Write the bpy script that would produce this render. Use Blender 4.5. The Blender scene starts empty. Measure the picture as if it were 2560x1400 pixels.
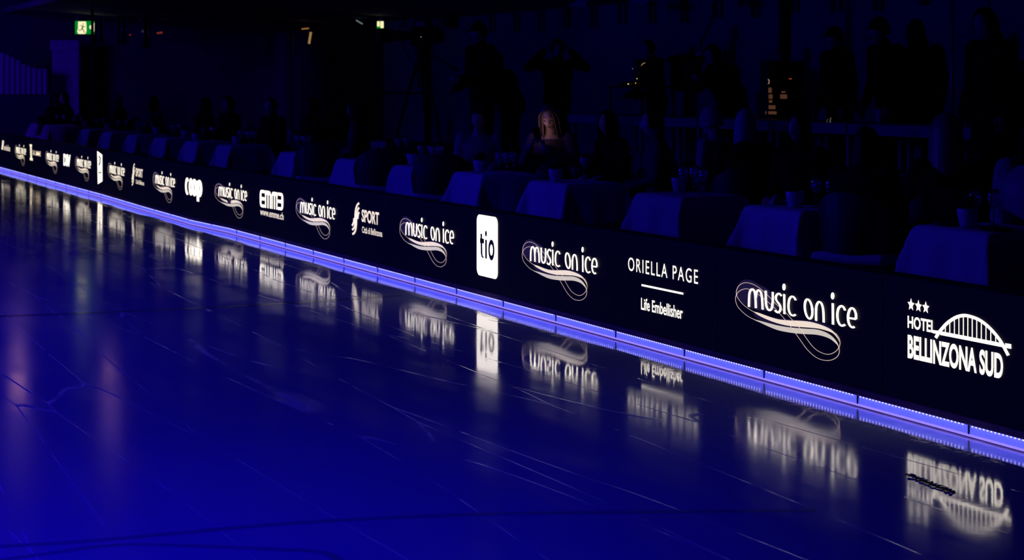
import bpy, bmesh, math, random
from math import sin, cos, pi, sqrt, exp, atan2, radians
from mathutils import Vector, Matrix

S = bpy.context.scene
COL = S.collection
random.seed(7)

# ---------------------------------------------------------------- camera, world, lights, exposure
F = 4781.0                       # focal length in pixels of a 2560 px wide frame
ALPHA = math.atan2(1280 + 785, F)   # heading: yaw away from the board line
SA, CA = sin(ALPHA), cos(ALPHA)
CAMH = 1.8
HOR = 209.0
D = 5.955                        # distance from the camera to the board line (plane x = D)

cam_data = bpy.data.cameras.new('camera')
cam = bpy.data.objects.new('camera', cam_data)
COL.objects.link(cam)
cam.location = (0, 0, CAMH)
cam.rotation_euler = (pi / 2, 0, -ALPHA)
cam_data.sensor_fit = 'HORIZONTAL'
cam_data.sensor_width = 36.0
cam_data.lens = 36.0 * F / 2560
cam_data.shift_y = -(700 - HOR) / 2560
cam_data.clip_end = 300
cam_data.dof.use_dof = True
cam_data.dof.focus_distance = 12.0
cam_data.dof.aperture_fstop = 5.0
S.camera = cam

world = bpy.data.worlds.new('world')
S.world = world
world.use_nodes = True
wb = world.node_tree.nodes['Background']
wb.inputs[0].default_value = (0.10, 0.0, 1.0, 1)
wb.inputs[1].default_value = 0.010

S.view_settings.view_transform = 'Standard'
S.view_settings.look = 'None'
S.view_settings.gamma = 1
S.view_settings.exposure = 0
S.view_settings.use_curve_mapping = False


def spot(name, loc, target, power, size, blend, col, radius=0.25):
    l = bpy.data.lights.new(name, 'SPOT')
    l.energy = power
    l.color = col
    l.spot_size = radians(size)
    l.spot_blend = blend
    l.shadow_soft_size = radius
    o = bpy.data.objects.new(name, l)
    COL.objects.link(o)
    o.location = loc
    o.rotation_euler = (Vector(target) - Vector(loc)).to_track_quat('-Z', 'Y').to_euler()
    return o


BLUE = (0.006, 0.0, 1.0)
spot('stage_spot_near', (-5.0, 2.0, 8.0), (-1.6, 6.5, 0), 5400, 62, 1.0, BLUE)
spot('stage_spot_middle', (-9.0, 12.0, 8.0), (-4.0, 15.0, 0), 7500, 75, 1.0, BLUE)
spot('ice_bounce_fill', (-12.0, 24.0, 3.2), (13.0, 20.0, 2.3), 800, 80, 0.6, BLUE)  # added low lamp standing in for light bounced off the ice
spot('far_wall_fill', (-4.0, 34.0, 4.0), (7.8, 46.0, 1.6), 1700, 50, 0.8, (0.05, 0.0, 1.0), 1.5)  # added lamp that lifts the dark far wall and pale panel
for k, yt in enumerate((8.5, 14.0, 20.0, 26.5, 33.5)):
    o = spot('wash_spot', (-9.0, yt + 10.5, 6.0), (6.9, yt, 0.9), 2300, 26, 1.0, (0.02, 0.008, 1.0), 0.3)
    o.scale = (1.0, 0.32, 1.0)


# ---------------------------------------------------------------- helpers
def ray(u, v):
    a, b = u - 1280.0, HOR - v
    return Vector((SA * F + CA * a, CA * F - SA * a, b))


def WX(u, v, X):
    d = ray(u, v)
    t = X / d.x
    return Vector((X, d.y * t, CAMH + d.z * t))


def WZ(u, v, z):
    d = ray(u, v)
    t = (z - CAMH) / d.z
    return Vector((d.x * t, d.y * t, z))


def WY(u, v, Y):
    d = ray(u, v)
    t = Y / d.y
    return Vector((d.x * t, Y, CAMH + d.z * t))


def pxm(u, X):                      # pixels per metre at plane X under column u
    return ray(u, HOR).x / X


def bump_off(y):                    # the boards stand slightly out of line round the far middle
    def lerp(a, b, t):
        return a + (b - a) * t
    iv = (SA * D + CA * y) / (F * D) * 1e6 * CA
    pts = [(735, 0), (777, -0.085), (862, -0.06), (960, 0.0)]
    if iv <= pts[0][0] or iv >= pts[-1][0]:
        return 0.0
    for (a, va), (b, vb) in zip(pts, pts[1:]):
        if a <= iv <= b:
            return lerp(va, vb, (iv - a) / (b - a))
    return 0.0


MATS = {}


def pm(name, c, r=0.6, var=0.18, scale=14.0, metal=0.0, emis=None, es=0.0, trans=0.0, ior=1.45, spec=0.5):
    if name in MATS:
        return MATS[name]
    m = bpy.data.materials.new(name)
    m.use_nodes = True
    nt = m.node_tree
    b = nt.nodes['Principled BSDF']
    tc = nt.nodes.new('ShaderNodeTexCoord')
    nz = nt.nodes.new('ShaderNodeTexNoise')
    nz.inputs['Scale'].default_value = scale
    nz.inputs['Detail'].default_value = 4
    nt.links.new(tc.outputs['Object'], nz.inputs['Vector'])
    rp = nt.nodes.new('ShaderNodeValToRGB')
    lo = [max(0, x * (1 - var)) for x in c]
    hi = [min(1, x * (1 + var)) for x in c]
    rp.color_ramp.elements[0].color = (*lo, 1)
    rp.color_ramp.elements[1].color = (*hi, 1)
    rp.color_ramp.elements[0].position = 0.3
    rp.color_ramp.elements[1].position = 0.7
    nt.links.new(nz.outputs['Fac'], rp.inputs[0])
    nt.links.new(rp.outputs[0], b.inputs['Base Color'])
    b.inputs['Roughness'].default_value = r
    b.inputs['Metallic'].default_value = metal
    b.inputs['IOR'].default_value = ior
    b.inputs['Specular IOR Level'].default_value = spec
    if trans:
        b.inputs['Transmission Weight'].default_value = trans
    if emis:
        b.inputs['Emission Color'].default_value = (*emis, 1)
        b.inputs['Emission Strength'].default_value = es
    MATS[name] = m
    return m


def obj(name, bm, m, parent=None, smooth=False, loc=None, rotz=None):
    me = bpy.data.meshes.new(name)
    bmesh.ops.recalc_face_normals(bm, faces=bm.faces[:])
    bm.to_mesh(me)
    bm.free()
    if m:
        me.materials.append(m)
    if smooth:
        for p in me.polygons:
            p.use_smooth = True
    o = bpy.data.objects.new(name, me)
    COL.objects.link(o)
    if parent:
        o.parent = parent
    if loc is not None:
        o.location = loc
    if rotz is not None:
        o.rotation_euler = (0, 0, rotz)
    return o


def tag(o, label, cat, group=None, kind=None):
    o['label'] = label
    o['category'] = cat
    if group:
        o['group'] = group
    if kind:
        o['kind'] = kind
    return o


def thing(name, label, cat, loc=(0, 0, 0), rotz=0.0, group=None):
    o = bpy.data.objects.new(name, None)
    COL.objects.link(o)
    o.location = loc
    o.rotation_euler = (0, 0, rotz)
    o.empty_display_size = 0.1
    return tag(o, label, cat, group)


def copy_tree(o, parent=None):
    c = o.copy()
    COL.objects.link(c)
    c.parent = parent
    for ch in list(o.children):
        copy_tree(ch, c)
    return c


def struct(name, bm, m, label=None):
    o = obj(name, bm, m)
    o['kind'] = 'structure'
    if label:
        o['label'] = label
        o['category'] = name.split('_')[0]
    return o


def NB():
    return bmesh.new()


def box(bm, x0, x1, y0, y1, z0, z1):
    vs = [bm.verts.new((x, y, z)) for x in (x0, x1) for y in (y0, y1) for z in (z0, z1)]
    for f in ((0, 1, 3, 2), (4, 6, 7, 5), (0, 4, 5, 1), (2, 3, 7, 6), (0, 2, 6, 4), (1, 5, 7, 3)):
        bm.faces.new([vs[i] for i in f])
    return vs


def bbox(bm, x0, x1, y0, y1, z0, z1, bev=0.01, seg=2):
    t = NB()
    box(t, x0, x1, y0, y1, z0, z1)
    bmesh.ops.bevel(t, geom=t.edges[:], offset=bev, segments=seg, affect='EDGES', profile=0.5)
    me = bpy.data.meshes.new('tmp')
    t.to_mesh(me)
    t.free()
    bm.from_mesh(me)
    bpy.data.meshes.remove(me)


def frame(d):
    d = d.normalized()
    a = Vector((0, 0, 1)) if abs(d.z) < 0.9 else Vector((1, 0, 0))
    s = d.cross(a).normalized()
    return s, s.cross(d).normalized()


def tube(bm, pts, r, n=8, caps=True):
    pts = [Vector(p) for p in pts]
    rs = r if isinstance(r, (list, tuple)) else [r] * len(pts)
    rings = []
    for i, p in enumerate(pts):
        d = pts[min(i + 1, len(pts) - 1)] - pts[max(i - 1, 0)]
        s, t = frame(d)
        rings.append([bm.verts.new(p + (s * cos(2 * pi * k / n) + t * sin(2 * pi * k / n)) * rs[i]) for k in range(n)])
    for a, b in zip(rings, rings[1:]):
        for k in range(n):
            bm.faces.new((a[k], a[(k + 1) % n], b[(k + 1) % n], b[k]))
    if caps:
        bm.faces.new(rings[0][::-1])
        bm.faces.new(rings[-1])


def lathe(bm, prof, n=24, c=(0, 0, 0)):
    rings = []
    for r, z in prof:
        rings.append([bm.verts.new((c[0] + r * cos(2 * pi * k / n), c[1] + r * sin(2 * pi * k / n), c[2] + z)) for k in range(n)])
    for a, b in zip(rings, rings[1:]):
        for k in range(n):
            bm.faces.new((a[k], a[(k + 1) % n], b[(k + 1) % n], b[k]))
    if prof[0][0] > 1e-6:
        bm.faces.new(rings[0][::-1])
    if prof[-1][0] > 1e-6:
        bm.faces.new(rings[-1])


def ellip(bm, c, rx, ry, rz, nu=16, nv=10, M=None):
    c = Vector(c)
    rings = []
    for j in range(nv + 1):
        th = pi * j / nv
        ring = []
        for k in range(nu):
            ph = 2 * pi * k / nu
            p = Vector((rx * sin(th) * cos(ph), ry * sin(th) * sin(ph), rz * cos(th)))
            if j in (0, nv) and k > 0:
                ring.append(ring[0])
                continue
            if M:
                p = M @ p
            ring.append(bm.verts.new(c + p))
        rings.append(ring)
    for j in range(nv):
        for k in range(nu):
            q = [rings[j][k], rings[j][(k + 1) % nu], rings[j + 1][(k + 1) % nu], rings[j + 1][k]]
            u = []
            for x in q:
                if x not in u:
                    u.append(x)
            if len(u) > 2:
                bm.faces.new(u)


def catmull(P, n=6, closed=False):
    P = [Vector(p) for p in P]
    out = []
    N = len(P)
    segs = N if closed else N - 1
    for i in range(segs):
        if closed:
            p0, p1, p2, p3 = P[i - 1], P[i], P[(i + 1) % N], P[(i + 2) % N]
        else:
            p0, p1, p2, p3 = P[max(i - 1, 0)], P[i], P[i + 1], P[min(i + 2, N - 1)]
        for k in range(n):
            t = k / n
            out.append(0.5 * ((2 * p1) + (p2 - p0) * t + (2 * p0 - 5 * p1 + 4 * p2 - p3) * t * t + (3 * p1 - p0 - 3 * p2 + p3) * t ** 3))
    if not closed:
        out.append(P[-1])
    return out


# ---------------------------------------------------------------- ice
def gutter_material():
    m = pm('frosty_gutter', (0.8, 0.82, 0.9), 0.055, 0.2, 9, ior=1.6)
    nt = m.node_tree
    N, L = nt.nodes, nt.links
    tc = N.new('ShaderNodeTexCoord')
    h = None
    for sc, k in ((16, 1.0), (70, .35)):
        nz = N.new('ShaderNodeTexNoise')
        nz.inputs['Scale'].default_value = sc
        nz.inputs['Detail'].default_value = 4
        L.new(tc.outputs['Object'], nz.inputs['Vector'])
        mu = N.new('ShaderNodeMath'); mu.operation = 'MULTIPLY_ADD'
        mu.inputs[1].default_value = k
        L.new(nz.outputs['Fac'], mu.inputs[0])
        if h:
            L.new(h, mu.inputs[2])
        else:
            mu.inputs[2].default_value = 0
        h = mu.outputs[0]
    bp = N.new('ShaderNodeBump')
    bp.inputs['Distance'].default_value = .0006
    L.new(h, bp.inputs['Height'])
    L.new(bp.outputs[0], N['Principled BSDF'].inputs['Normal'])
    return m


def ice_material():
    m = bpy.data.materials.new('wet_ice')
    m.use_nodes = True
    nt = m.node_tree
    N, L = nt.nodes, nt.links
    b = N['Principled BSDF']
    tc = N.new('ShaderNodeTexCoord')

    def noise(scale, detail=3, sx=1, sy=1, dist=0.0):
        mp = N.new('ShaderNodeMapping')
        mp.inputs['Scale'].default_value = (sx, sy, 1)
        L.new(tc.outputs['Object'], mp.inputs['Vector'])
        n = N.new('ShaderNodeTexNoise')
        n.inputs['Scale'].default_value = scale
        n.inputs['Detail'].default_value = detail
        n.inputs['Distortion'].default_value = dist
        L.new(mp.outputs[0], n.inputs['Vector'])
        return n.outputs['Fac'], mp

    def mr(inp, a, b_, c, d):
        n = N.new('ShaderNodeMapRange')
        n.inputs['From Min'].default_value = a
        n.inputs['From Max'].default_value = b_
        n.inputs['To Min'].default_value = c
        n.inputs['To Max'].default_value = d
        L.new(inp, n.inputs['Value'])
        return n.outputs[0]

    def mth(op, a, b_=None):
        n = N.new('ShaderNodeMath')
        n.operation = op
        for i, x in enumerate((a, b_)):
            if x is None:
                continue
            if isinstance(x, (int, float)):
                n.inputs[i].default_value = x
            else:
                L.new(x, n.inputs[i])
        return n.outputs[0]

    # patches of wet mirror and duller ice, in bands along the boards
    patch, _ = noise(0.9, 3, 1.6, 0.35, 0.6)
    patch2, _ = noise(3.5, 4, 2.0, 0.6, 0.4)
    pr = mth('ADD', mth('MULTIPLY', patch, 0.7), mth('MULTIPLY', patch2, 0.3))
    sep = N.new('ShaderNodeSeparateXYZ')
    L.new(tc.outputs['Object'], sep.inputs[0])
    far_from_board = mr(sep.outputs[0], 5.2, 1.5, 0.0, 0.10)
    rough = mth('ADD', mr(pr, 0.38, 0.60, 0.03, 0.095), far_from_board)
    # scratches: stretched voronoi cell edges
    mp = N.new('ShaderNodeMapping')
    mp.inputs['Rotation'].default_value = (0, 0, radians(7))
    mp.inputs['Scale'].default_value = (1.0, 0.07, 1)
    L.new(tc.outputs['Object'], mp.inputs['Vector'])
    wn = N.new('ShaderNodeTexNoise')
    wn.inputs['Scale'].default_value = 1.4
    L.new(mp.outputs[0], wn.inputs['Vector'])
    mx = N.new('ShaderNodeMixRGB')
    mx.inputs[0].default_value = 0.25
    L.new(mp.outputs[0], mx.inputs[1])
    L.new(wn.outputs['Color'], mx.inputs[2])
    vo = N.new('ShaderNodeTexVoronoi')
    vo.feature = 'DISTANCE_TO_EDGE'
    vo.inputs['Scale'].default_value = 2.6
    L.new(mx.outputs[0], vo.inputs['Vector'])
    crack = mr(vo.outputs['Distance'], 0.0, 0.007, 1.0, 0.0)
    brk, _ = noise(2.2, 2)
    crack = mth('MULTIPLY', crack, mr(brk, 0.40, 0.55, 0.0, 1.0))
    rough = mth('ADD', rough, mth('MULTIPLY', crack, 0.25))
    L.new(rough, b.inputs['Roughness'])
    # colour: milky ice, frosty rim under the boards
    frost, _ = noise(26, 5)
    rim = mr(sep.outputs[0], 5.36, 5.46, 0.0, 1.0)
    fr = mth('MULTIPLY', rim, mr(frost, 0.45, 0.62, 0.0, 0.8))
    cr = N.new('ShaderNodeMixRGB')
    L.new(fr, cr.inputs[0])
    cr.inputs[1].default_value = (0.42, 0.48, 0.62, 1)
    cr.inputs[2].default_value = (0.85, 0.88, 0.92, 1)
    cr2 = N.new('ShaderNodeMixRGB')
    L.new(mth('MULTIPLY', crack, 0.3), cr2.inputs[0])
    L.new(cr.outputs[0], cr2.inputs[1])
    cr2.inputs[2].default_value = (0.9, 0.92, 0.95, 1)
    L.new(cr2.outputs[0], b.inputs['Base Color'])
    b.inputs['IOR'].default_value = 1.5
    # ripple and crack relief
    rip, _ = noise(9.0, 3, 1.0, 1.0)
    rip2, _ = noise(38.0, 2, 1.0, 1.0)
    hgt = mth('ADD', mth('MULTIPLY', rip, 0.6), mth('MULTIPLY', rip2, 0.2))
    hgt = mth('ADD', hgt, mth('MULTIPLY', crack, 2.0))
    hgt = mth('ADD', hgt, mth('MULTIPLY', fr, 2.5))
    bp = N.new('ShaderNodeBump')
    bp.inputs['Strength'].default_value = 1.0
    bp.inputs['Distance'].default_value = 0.00034
    L.new(hgt, bp.inputs['Height'])
    L.new(bp.outputs[0], b.inputs['Normal'])
    return m


M_ICE = ice_material()
M_GUTTER = gutter_material()
ICEZ, XEDGE = 0.09, 5.46
bm = NB()
n = 120
L0, L1 = [], []
rnd = random.Random(11)
for k in range(n + 1):
    y = -6 + 58 * k / n
    x = XEDGE + .018 * sin(y * 1.9) + .012 * sin(y * 4.7 + 1) + rnd.uniform(-.006, .006)
    L1.append((bm.verts.new((x, y, ICEZ)), bm.verts.new((x + .02, y, -.2))))
a0, a1 = bm.verts.new((-26, -6, ICEZ)), bm.verts.new((-26, 52, ICEZ))
b0, b1 = bm.verts.new((-26, -6, -.2)), bm.verts.new((-26, 52, -.2))
bm.faces.new([a0] + [q[0] for q in L1] + [a1])
bm.faces.new([b1] + [q[1] for q in L1][::-1] + [b0])
for p, q in zip(L1, L1[1:]):
    bm.faces.new((p[0], p[1], q[1], q[0]))
bm.faces.new((a0, b0, L1[0][1], L1[0][0])); bm.faces.new((a1, L1[-1][0], L1[-1][1], b1)); bm.faces.new((a0, a1, b1, b0))
struct('floor', bm, M_ICE, 'glossy wet skating ice lit deep blue, reflecting the lit boards')
bm = NB(); box(bm, XEDGE + .02, D + 0.35, -6, 46, -0.2, 0.012)
struct('floor', bm, M_GUTTER, 'frosty wet strip of floor between the ice edge and the boards')

F1 = 0.20                           # guests' terrace
F2 = 0.70                           # media riser
M_FLOOR = pm('dark_carpet', (0.03, 0.03, 0.035), 0.95)
bm = NB(); box(bm, D + 0.36, 9.2, -2, 46, -0.2, F1)
struct('floor', bm, M_FLOOR, 'dark carpeted guest terrace behind the boards')
bm = NB(); box(bm, 9.2, 13.2, -2, 46, -0.2, F2)
struct('floor', bm, M_FLOOR, 'dark raised riser for the crew behind the guests')

# painted lines under the ice
M_LINE = pm('line_under_ice', (0.25, 0.28, 0.38), 0.12, 0.1, spec=0.5)


def ice_line(pts, w, label):
    P = catmull([WZ(u, v, ICEZ) for u, v in pts], 8)
    bm = NB()
    prev = None
    for i, p in enumerate(P):
        d = P[min(i + 1, len(P) - 1)] - P[max(i - 1, 0)]
        n = Vector((-d.y, d.x, 0)).normalized() * w / 2
        a = bm.verts.new((p.x + n.x, p.y + n.y, ICEZ + 0.0008))
        c = bm.verts.new((p.x - n.x, p.y - n.y, ICEZ + 0.0008))
        if prev:
            bm.faces.new((prev[0], a, c, prev[1]))
        prev = (a, c)
    tag(obj('painted_line', bm, M_LINE), label, 'line marking', 'lines painted under the ice')


ice_line([(-250, 798), (0, 791), (300, 779), (640, 763), (900, 745), (1010, 739)], 0.12, 'faint dark line crossing the far ice at the left')
ice_line([(-120, 1372), (160, 1357), (420, 1335), (700, 1310), (1000, 1293), (1280, 1284), (1700, 1279), (2040, 1276)], 0.05, 'long faint dark line crossing the near ice')
ice_line([(-60, 1408), (120, 1384), (300, 1362), (520, 1366), (700, 1374), (800, 1380), (850, 1402), (880, 1440)], 0.04, 'short bent dark line at the bottom left of the ice')

# a gouge in the ice, the hollow and its bright broken rim
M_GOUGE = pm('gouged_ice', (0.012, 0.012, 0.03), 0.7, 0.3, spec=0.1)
M_RIM = pm('broken_ice_rim', (0.85, 0.87, 0.9), 0.18, 0.1, metal=0.85)
top = [(2262, 1184), (2285, 1188), (2300, 1197), (2320, 1201), (2338, 1211), (2356, 1214), (2372, 1222), (2390, 1230)]
bot = [(2262, 1187), (2280, 1193), (2296, 1205), (2316, 1212), (2334, 1222), (2352, 1226), (2370, 1231), (2388, 1234)]
gt = thing('ice_gouge', 'dark jagged gouge in the ice at the lower right', 'gouge', WZ(2325, 1210, ICEZ))


def gpoly(name, A, B, z, m, jag):
    rnd = random.Random(3)
    bm = NB()
    A = catmull([WZ(u, v, ICEZ) for u, v in A], 5)
    B = catmull([WZ(u, v, ICEZ) for u, v in B], 5)
    pr = None
    for a, c in zip(A, B):
        n = (a - c).normalized()
        a = a + n * rnd.uniform(-jag, jag)
        c = c - n * rnd.uniform(-jag, jag)
        va, vc = bm.verts.new(a - gt.location + Vector((0, 0, z))), bm.verts.new(c - gt.location + Vector((0, 0, z)))
        if pr:
            bm.faces.new((pr[0], va, vc, pr[1]))
        pr = (va, vc)
    return obj(name, bm, m, gt)


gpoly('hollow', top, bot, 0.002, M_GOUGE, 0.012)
bm = NB()
rnd = random.Random(5)
for (u, v) in [(2270 + 4.3 * i, 1186 + 1.62 * i + (9 if i % 2 else -1)) for i in range(1, 27)]:
    p = WZ(u + rnd.uniform(-2, 2), v + rnd.uniform(-1.5, 1.5), ICEZ) - gt.location
    ellip(bm, p + Vector((0, 0, 0.002)), rnd.uniform(.006, .014), rnd.uniform(.006, .014), rnd.uniform(.002, .004), 8, 5)
ro = obj('rim_chips', bm, M_RIM, gt)
ro['kind'] = 'stuff'

# ---------------------------------------------------------------- LED boards
TOP, BOT = 0.765, 0.115             # board body above the trim


def BY(u):                          # column on the board plane -> y
    return WX(u, HOR, D).y


def pix(u, v):
    w = WX(u, v, D)
    return (w.y, w.z)


# letters light up white, the ribbons a warmer, dimmer cream
M_SCREEN = pm('led_screen_black', (0.010, 0.010, 0.014), 0.6, 0.2, 60, emis=(0.05, 0.03, 1.0), es=0.0045, spec=0.06)
M_CAB = pm('cabinet_black', (0.012, 0.012, 0.014), 0.6)
M_TRIM = pm('brown_trim', (0.75, 0.52, 0.42), 0.3, 0.2, 8, metal=0.7)
M_WHITE = pm('lit_white_leds', (0.8, 0.8, 0.8), 0.6, emis=(1.0, 0.90, 0.69), es=1.8)
M_SOFT = pm('lit_soft_leds', (0.8, 0.7, 0.6), 0.6, emis=(1.0, 0.86, 0.60), es=1.0)
M_CREAM = pm('lit_cream_leds', (0.8, 0.7, 0.6), 0.6, emis=(0.98, 0.82, 0.58), es=0.88)
M_SAGE = pm('lit_sage_leds', (0.7, 0.7, 0.55), 0.6, emis=(0.80, 0.72, 0.52), es=0.74)
M_THIN = pm('lit_thin_leds', (0.7, 0.6, 0.5), 0.6, emis=(0.92, 0.70, 0.50), es=0.62)
M_HAZE = pm('painted_glow_haze', (0.1, 0.08, 0.1), 0.6, emis=(0.30, 0.22, 0.30), es=0.03)  # glow haze around the loops, painted as dim flat shapes
M_DARKINK = pm('unlit_leds', (0.004, 0.012, 0.016), 0.6)


class Flat:
    """collects flat shapes in board coordinates (y, z)"""
    def __init__(self):
        self.bm = NB()

    def v(self, p, off):
        return self.bm.verts.new((D - 0.007 - off + bump_off(p[0]), p[0], p[1]))

    def ngon(self, pts, off=0.0):
        vs = [self.v(p, off) for p in pts]
        f = self.bm.faces.new(vs)
        bmesh.ops.triangulate(self.bm, faces=[f])

    def band(self, A, B, off=0.0):
        pr = None
        for a, b in zip(A, B):
            q = (self.v(a, off), self.v(b, off))
            if pr:
                self.bm.faces.new((pr[0], q[0], q[1], pr[1]))
            pr = q

    def stroke(self, P, wa, wb=None, off=0.0, closed=False, cap=True):
        """P in (y, z); wa half width for vertical strokes, wb for horizontal ones"""
        wb = wa if wb is None else wb
        P = [Vector((p[0], p[1])) for p in P]
        if closed:
            P = P + [P[0], P[1]]
        A, B = [], []
        n = len(P)
        for i, p in enumerate(P):
            d = P[min(i + 1, n - 1)] - P[max(i - 1, 0)]
            if closed and i in (0, n - 1):
                d = P[1] - P[n - 3] if i == 0 else P[2] - P[0]
            d.normalize()
            nn = Vector((-d.y, d.x))
            k = sqrt((wa * nn.x) ** 2 + (wb * nn.y) ** 2) or 1
            o = Vector((wa * wa * nn.x, wb * wb * nn.y)) / k
            A.append(p + o)
            B.append(p - o)
        self.band(A, B, off)

    def disc(self, c, ry, rz, off=0.0, n=20):
        self.ngon([(c[0] + ry * cos(2 * pi * k / n), c[1] + rz * sin(2 * pi * k / n)) for k in range(n)], off)

    def build(self, name, m, parent):
        return obj(name, self.bm, m, parent)


FONT_CACHE = {}


def text_polys(body, bold=0.0, space=1.0):
    key = (body, bold, space)
    if key not in FONT_CACHE:
        cu = bpy.data.curves.new('lettering', 'FONT')
        cu.body = body
        cu.offset = bold
        cu.space_character = space
        cu.resolution_u = 5
        o = bpy.data.objects.new('lettering', cu)
        COL.objects.link(o)
        bpy.context.view_layer.update()
        dg = bpy.context.evaluated_depsgraph_get()
        me = bpy.data.meshes.new_from_object(o.evaluated_get(dg))
        V = [(v.co.x, v.co.y) for v in me.vertices]
        P = [tuple(p.vertices) for p in me.polygons]
        bpy.data.objects.remove(o)
        bpy.data.curves.remove(cu)
        bpy.data.meshes.remove(me)
        FONT_CACHE[key] = (V, P)
    return FONT_CACHE[key]


def text_on(fl, body, u0, v_top, v_bot, u1, bold=0.0, space=1.0, off=0.0):
    V, P = text_polys(body, bold, space)
    xs = [p[0] for p in V]
    ys = [p[1] for p in V]
    x0, x1, y0, y1 = min(xs), max(xs), min(ys), max(ys)
    ya, zt = pix(u0, v_top)
    _, zb = pix(u0, v_bot)
    yb, _ = pix(u1, v_top)
    vs = [fl.v((ya + (yb - ya) * (x - x0) / (x1 - x0), zb + (zt - zb) * (y - y0) / (y1 - y0)), off) for x, y in V]
    for p in P:
        try:
            fl.bm.faces.new([vs[i] for i in p])
        except ValueError:
            pass


# the ribbon emblem with its two lines of lettering, measured once on its largest copy
def zp(p):
    return pix(1830 + p[0] / 5.8333, 680 + p[1] / 5.8333)


Y_REF = BY(1841.2)
PX = 1 / 5.8333 / 233.7            # half widths: zoomed pixel -> metre along the board
PZ = 1 / 5.8333 / 433.0


def emblem(parent, y0):
    sh = y0 - Y_REF

    def Z(L):
        return [(zp(p)[0] + sh, zp(p)[1]) for p in L]

    def sm(L, n=5, closed=False):
        return Z([(q.x, q.y) for q in catmull([(p[0], p[1], 0) for p in L], n, closed)])
    wa, wb = 17 * PX, 13 * PZ
    letters = {
        'm': [[(266, 508), (268, 400), (274, 315), (290, 268), (315, 250), (340, 268), (356, 325), (364, 420), (367, 524)],
              [(366, 370), (376, 300), (395, 270), (418, 268), (442, 300), (456, 372), (463, 460), (466, 546)]],
        'u': [[(512, 272), (513, 400), (521, 490), (545, 545), (573, 556), (598, 530), (610, 470), (615, 400), (615, 290)]],
        's': [[(742, 350), (716, 318), (690, 318), (666, 346), (662, 390), (682, 432), (712, 470), (728, 515), (722, 562), (697, 588), (668, 580), (648, 556)]],
        'i': [[(782, 322), (784, 470), (785, 612)]],
        'c': [[(950, 412), (925, 368), (890, 358), (858, 395), (845, 480), (851, 560), (875, 615), (912, 634), (950, 620)]],
        'n': [[(1248, 710), (1247, 580), (1253, 495), (1275, 445), (1300, 436), (1328, 462), (1348, 530), (1356, 620), (1358, 735)]],
        'i.': [[(1491, 455), (1493, 610), (1494, 765)]],
        'c.': [[(1672, 560), (1645, 508), (1612, 496), (1574, 532), (1558, 620), (1568, 710), (1597, 768), (1632, 782), (1672, 765)]],
        'e': [[(1716, 668), (1770, 676), (1830, 686), (1828, 610), (1803, 546), (1769, 526), (1737, 552), (1716, 625), (1717, 705), (1737, 770), (1772, 806), (1810, 797)]],
    }
    W = {0: Flat(), 1: Flat(), 2: Flat()}
    for k, strokes in letters.items():
        fl = W[2 if k in ('i.', 'c.', 'e') else 1 if k == 'n' else 0]
        for s in strokes:
            if k == 'e':
                fl.stroke(Z(s[:3]), wa, wb, 0.003)
                fl.stroke(sm(s[2:]), wa, wb, 0.003)
            else:
                fl.stroke(sm(s), wa, wb, 0.003)
    ring = [(1138 + 55 * cos(t) - 9 * sin(t), 539 + 20 * cos(t) - 141 * sin(t)) for t in [2 * pi * k / 28 for k in range(28)]]
    W[1].stroke(Z(ring), wa, wb, 0.003, closed=True)
    for wi, c, rx, ry in ((0, (779, 218), 25, 50), (2, (1489, 348), 27, 52)):
        W[wi].ngon(Z([(c[0] + rx * cos(2 * pi * k / 18), c[1] + ry * sin(2 * pi * k / 18)) for k in range(18)]), 0.003)
    for wi in W:
        W[wi].build('logo_text', M_WHITE, parent)
    # two filled ribbon sweeps
    t1 = sm([(330, 575), (420, 600), (560, 650), (700, 690), (850, 705), (1000, 710), (1150, 725), (1300, 765), (1420, 815), (1500, 870), (1560, 950), (1590, 1020)])
    b1 = sm([(332, 582), (420, 640), (560, 705), (700, 752), (850, 785), (1000, 800), (1150, 811), (1270, 823), (1390, 852), (1490, 893), (1555, 965), (1588, 1025)])
    fl = Flat(); fl.band(t1, b1, 0.001); fl.build('upper_ribbon', M_CREAM, parent)
    t2 = sm([(262, 650), (340, 688), (440, 715), (540, 742), (680, 777), (830, 803), (980, 817), (1120, 827), (1250, 837), (1370, 872), (1470, 932), (1540, 1010), (1572, 1075)])
    b2 = sm([(264, 656), (350, 702), (440, 742), (540, 790), (680, 845), (830, 877), (980, 897), (1120, 905), (1250, 914), (1370, 942), (1460, 982), (1530, 1040), (1568, 1080)])
    fl = Flat(); fl.band(t2, b2, 0.001); fl.build('lower_ribbon', M_SAGE, parent)
    # thin looping outlines
    fl = Flat()
    wl = 5.0 * PX
    lz = 4.0 * PZ
    A = [(1597, 1030), (1580, 1100), (1520, 1165), (1420, 1200), (1300, 1165), (1200, 1090), (1100, 960), (1000, 810), (900, 700), (800, 590), (650, 455), (560, 360), (440, 250),
         (330, 180), (220, 155), (140, 180), (95, 235), (80, 310), (110, 390), (200, 490), (330, 578), (420, 618)]
    B = [(1480, 970), (1540, 1030), (1583, 1120), (1575, 1200), (1520, 1260), (1420, 1290), (1300, 1270), (1200, 1210), (1100, 1110), (1000, 970), (900, 830), (790, 690),
         (700, 590), (600, 485), (440, 355), (330, 275), (240, 245), (170, 255), (110, 290), (75, 350), (72, 420), (100, 500), (170, 580), (262, 652), (340, 690)]
    fl.stroke(sm(A), wl, lz, 0.002)
    fl.stroke(sm(B), wl, lz, 0.002)
    fl.stroke(sm([(1530, 890), (1580, 960), (1597, 1030)]), wl, lz, 0.002)
    fl.build('outline_loop', M_THIN, parent)
    fl = Flat()
    H = sm([(80, 300), (95, 200), (170, 120), (280, 115), (400, 175), (520, 240), (640, 350), (700, 480), (640, 560), (420, 560), (260, 510), (120, 400)], 4, True)
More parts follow.
